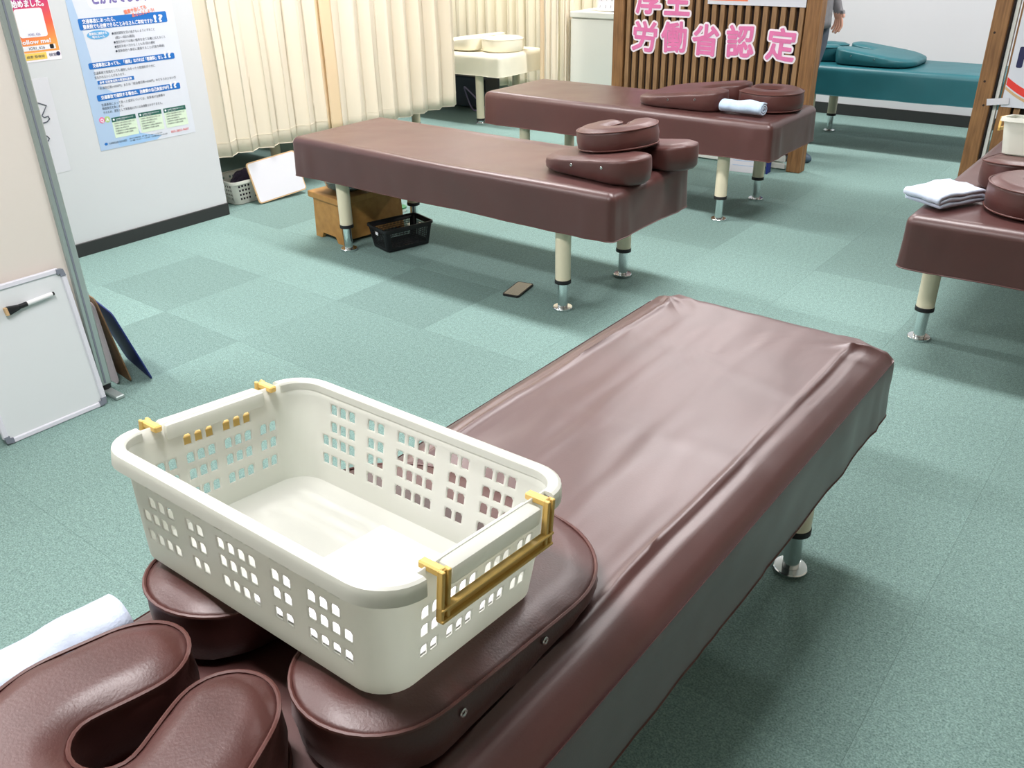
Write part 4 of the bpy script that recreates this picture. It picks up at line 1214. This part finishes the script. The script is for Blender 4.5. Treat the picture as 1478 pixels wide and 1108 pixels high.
# ivory tub with mustard handle on table D
t = thing('ivory_tub', 'small ivory plastic tub with a mustard handle at the picture edge', 'basket', (3.305, 1.50, Z0 + .0775), (radians(-7), 0, 0))
TL, TW, TH = .36, .25, .125
lattice_basket(t, TL, TW, TH, .325, .215, (1,), (1,), (.05,), .012, .02, .02, 'basket', r=.03, hole_h=.012, short_rows=lambda s, c, r: False)
v_, f_ = rim_mesh(TL, TW, .03, TH, [(-.003, -.012), (-.003, 0), (.010, 0), (.012, -.014)])
mobj('rim', v_, f_, 'basket', t, smooth=40)
bm = bmesh.new()
for sy in (-1, 1): box_bm(bm, -TL / 2 - .020, -TL / 2 - .012, sy * .055 - .006, sy * .055 + .006, TH - .05, TH - .004, .001)
box_bm(bm, -TL / 2 - .020, -TL / 2 - .012, -.061, .061, TH - .052, TH - .040, .001)
box_bm(bm, -TL / 2 - .020, -TL / 2 - .012, -.061, .061, TH - .012, TH - .002, .001)
bmobj('handle', bm, 'mustard', t)
text('tub_lettering', 'タオル', .03, .05, .04, 'navy', t, z=0).matrix_local = Matrix.Translation((-.06, -.1275, .05)) @ Matrix.Rotation(radians(83), 4, 'X')
o = box('tape_strip', 0, .105, 0, .0012, 0, .034, 'paper', None, loc=(2.755, 3.0872, .500), rot=(0, radians(-9), 0))
tag(o, 'white strip of tape between the wooden post and the red arc poster', 'tape')

# ================================================================== PERSON
def person():
    t = thing('person', 'person in grey jacket and slate trousers standing behind the screen post', 'person', (1.575, 3.50, 0), (0, 0, 0))
    # joints: x forward (faces +u), y to the person's left, z up
    J = {'pel': (0, 0, .90), 'bel': (.01, 0, 1.05), 'che': (.0, 0, 1.25), 'nek0': (-.01, 0, 1.42), 'nek': (.0, 0, 1.48), 'hd0': (.015, 0, 1.54), 'hd1': (.015, 0, 1.62), 'hd2': (.005, 0, 1.68)}
    E_ = [('pel', 'bel'), ('bel', 'che'), ('che', 'nek0'), ('nek0', 'nek'), ('nek', 'hd0'), ('hd0', 'hd1'), ('hd1', 'hd2')]
    R_ = {'pel': (.155, .105), 'bel': (.15, .10), 'che': (.165, .11), 'nek0': (.075, .065), 'nek': (.052, .052), 'hd0': (.065, .075), 'hd1': (.075, .092), 'hd2': (.06, .075)}
    for s, n in ((1, 'l'), (-1, 'r')):
        J.update({'hip' + n: (0, s * .095, .84), 'kne' + n: (.015 - .05 * (s > 0), s * .10, .47), 'ank' + n: (-.015 - .13 * (s > 0), s * .10, .085), 'toe' + n: (.10 - .13 * (s > 0), s * .11, .03),
                  'sho' + n: (-.01, s * .17, 1.37), 'elb' + n: (-.03, s * .225, 1.10), 'wri' + n: (.085, s * .20, .95), 'pal' + n: (.115, s * .19, .87)})
        E_ += [('pel', 'hip' + n), ('hip' + n, 'kne' + n), ('kne' + n, 'ank' + n), ('ank' + n, 'toe' + n), ('che', 'sho' + n), ('sho' + n, 'elb' + n), ('elb' + n, 'wri' + n), ('wri' + n, 'pal' + n)]
        R_.update({'hip' + n: (.095, .095), 'kne' + n: (.066, .066), 'ank' + n: (.048, .048), 'toe' + n: (.038, .025), 'sho' + n: (.066, .066), 'elb' + n: (.050, .050), 'wri' + n: (.034, .030), 'pal' + n: (.036, .018)})
        for f, (fy, ln_, bend) in enumerate(((-.030, .075, .012), (-.010, .085, .014), (.010, .080, .014), (.028, .062, .010))):
            a, b, c = 'f%d%s0' % (f, n), 'f%d%s1' % (f, n), 'f%d%s2' % (f, n)
            J[a] = (.123 - fy * .6, s * .19, .835); J[b] = (.126 - fy * .8, s * .186, .835 - ln_ * .5); J[c] = (.120 - fy * .8 - bend, s * .178, .835 - ln_)
            E_ += [('pal' + n, a), (a, b), (b, c)]
            R_[a] = (.010, .010); R_[b] = (.0088, .0088); R_[c] = (.0075, .0075)
        J['t0' + n] = (.150, s * .18, .885); J['t1' + n] = (.158, s * .17, .845)
        E_ += [('pal' + n, 't0' + n), ('t0' + n, 't1' + n)]; R_['t0' + n] = (.011, .011); R_['t1' + n] = (.009, .009)
    keys = list(J); idx = {k: i for i, k in enumerate(keys)}
    me = bpy.data.meshes.new('body_skeleton'); me.from_pydata([J[k] for k in keys], [(idx[a], idx[b]) for a, b in E_], []); me.update()
    o = bpy.data.objects.new('body_skeleton', me); C.objects.link(o)
    sk_ = o.modifiers.new('skin', 'SKIN'); sk_.use_smooth_shade = True; sk_.branch_smoothing = .4
    for k in keys:
        sv = me.skin_vertices[0].data[idx[k]]; sv.radius = R_[k]; sv.use_root = (k == 'pel')
    sub = o.modifiers.new('smooth', 'SUBSURF'); sub.levels = 2; sub.render_levels = 2
    dg = bpy.context.evaluated_depsgraph_get(); dg.update()
    bme = bpy.data.meshes.new_from_object(o.evaluated_get(dg), depsgraph=dg)
    bpy.data.objects.remove(o)
    bme.name = 'body'
    bme.materials.clear()
    for k in ('skin', 'trouser', 'grey_cloth'): bme.materials.append(M[k])
    for p in bme.polygons:
        c = p.center; p.use_smooth = True
        arm = abs(c.y) > .135 and c.z > .70 or c.x > .095 and c.z < .9 and c.z > .6
        if c.z > 1.44: k = 0
        elif arm: k = 2 if c.z > .87 else 0
        elif c.z > .86: k = 2
        elif c.z > .07: k = 1
        else: k = 0
        p.material_index = k
    b = bpy.data.objects.new('body', bme); C.objects.link(b); b.parent = t
    # jacket skirt over the hips
    vs = []; fs = []; n_ = 36
    prof = [(.80, .128, .190), (.84, .128, .188), (.95, .122, .180), (1.10, .118, .172), (1.28, .124, .182), (1.38, .10, .165), (1.44, .07, .09)]
    for (z, ax, ay) in prof:
        for i in range(n_):
            a = 2 * pi * i / n_; q = 1 + .03 * sin(7 * a + z * 9) * (1.3 - z)
            vs.append((.004 + ax * cos(a) * q, ay * sin(a) * q, z))
    for k in range(len(prof) - 1):
        for i in range(n_): fs.append((k * n_ + i, k * n_ + (i + 1) % n_, (k + 1) * n_ + (i + 1) % n_, (k + 1) * n_ + i))
    j_ = mobj('jacket', vs, fs, 'grey_cloth', t, smooth=True)
    s_ = j_.modifiers.new('thickness', 'SOLIDIFY'); s_.thickness = .006
    # trousers legs: loose tubes
    for s in (1, -1):
        tube('trouser_leg', [(0, s * .095, .86), (.004, s * .098, .70), (.015 - .05 * (s > 0), s * .10, .47), (-.09 * (s > 0), s * .10, .25), (-.012 - .13 * (s > 0), s * .10, .085)], [.104, .094, .080, .072, .068], 'trouser', t, n=20)
        # slippers
        bm = bmesh.new(); bmesh.ops.create_uvsphere(bm, u_segments=20, v_segments=12, radius=1)
        for v in bm.verts:
            v.co.x = v.co.x * .135 + .045 - .13 * (s > 0); v.co.y = v.co.y * (.048 + .006 * (v.co.x > .08)) + s * .105; v.co.z = max(.0, v.co.z * .05 + .022)
        bmobj('slipper', bm, 'slipper', t, smooth=True)
    # hair and face
    bm = bmesh.new(); bmesh.ops.create_uvsphere(bm, u_segments=24, v_segments=16, radius=1)
    for v in list(bm.verts):
        if v.co.z < -.35 or (v.co.x > .45 and v.co.z < .45): bm.verts.remove(v)
    for v in bm.verts: v.co = Vector((v.co.x * .105, v.co.y * .088, v.co.z * .115 + 1.635))
    h_ = bmobj('hair', bm, 'hair', t, smooth=True); h_.modifiers.new('thickness', 'SOLIDIFY').thickness = .012
    for s in (1, -1):
        bm = bmesh.new(); bmesh.ops.create_uvsphere(bm, u_segments=10, v_segments=8, radius=.009); bmobj('eye', bm, 'black', t, True, loc=(.092, s * .032, 1.60))
        bm = bmesh.new(); bmesh.ops.create_uvsphere(bm, u_segments=10, v_segments=8, radius=.02)
        for v in bm.verts: v.co.y *= .5; v.co.z *= 1.5
        bmobj('ear', bm, 'skin', t, True, loc=(.005, s * .082, 1.595))
    bm = bmesh.new(); bmesh.ops.create_cone(bm, segments=8, radius1=.016, radius2=.004, depth=.03, cap_ends=True)
    bmobj('nose', bm, 'skin', t, True, loc=(.108, 0, 1.575), rot=(0, radians(70), 0))
    box('mouth', .088, .096, -.02, .02, 1.538, 1.544, 'magenta', t, bev=.002)
person()
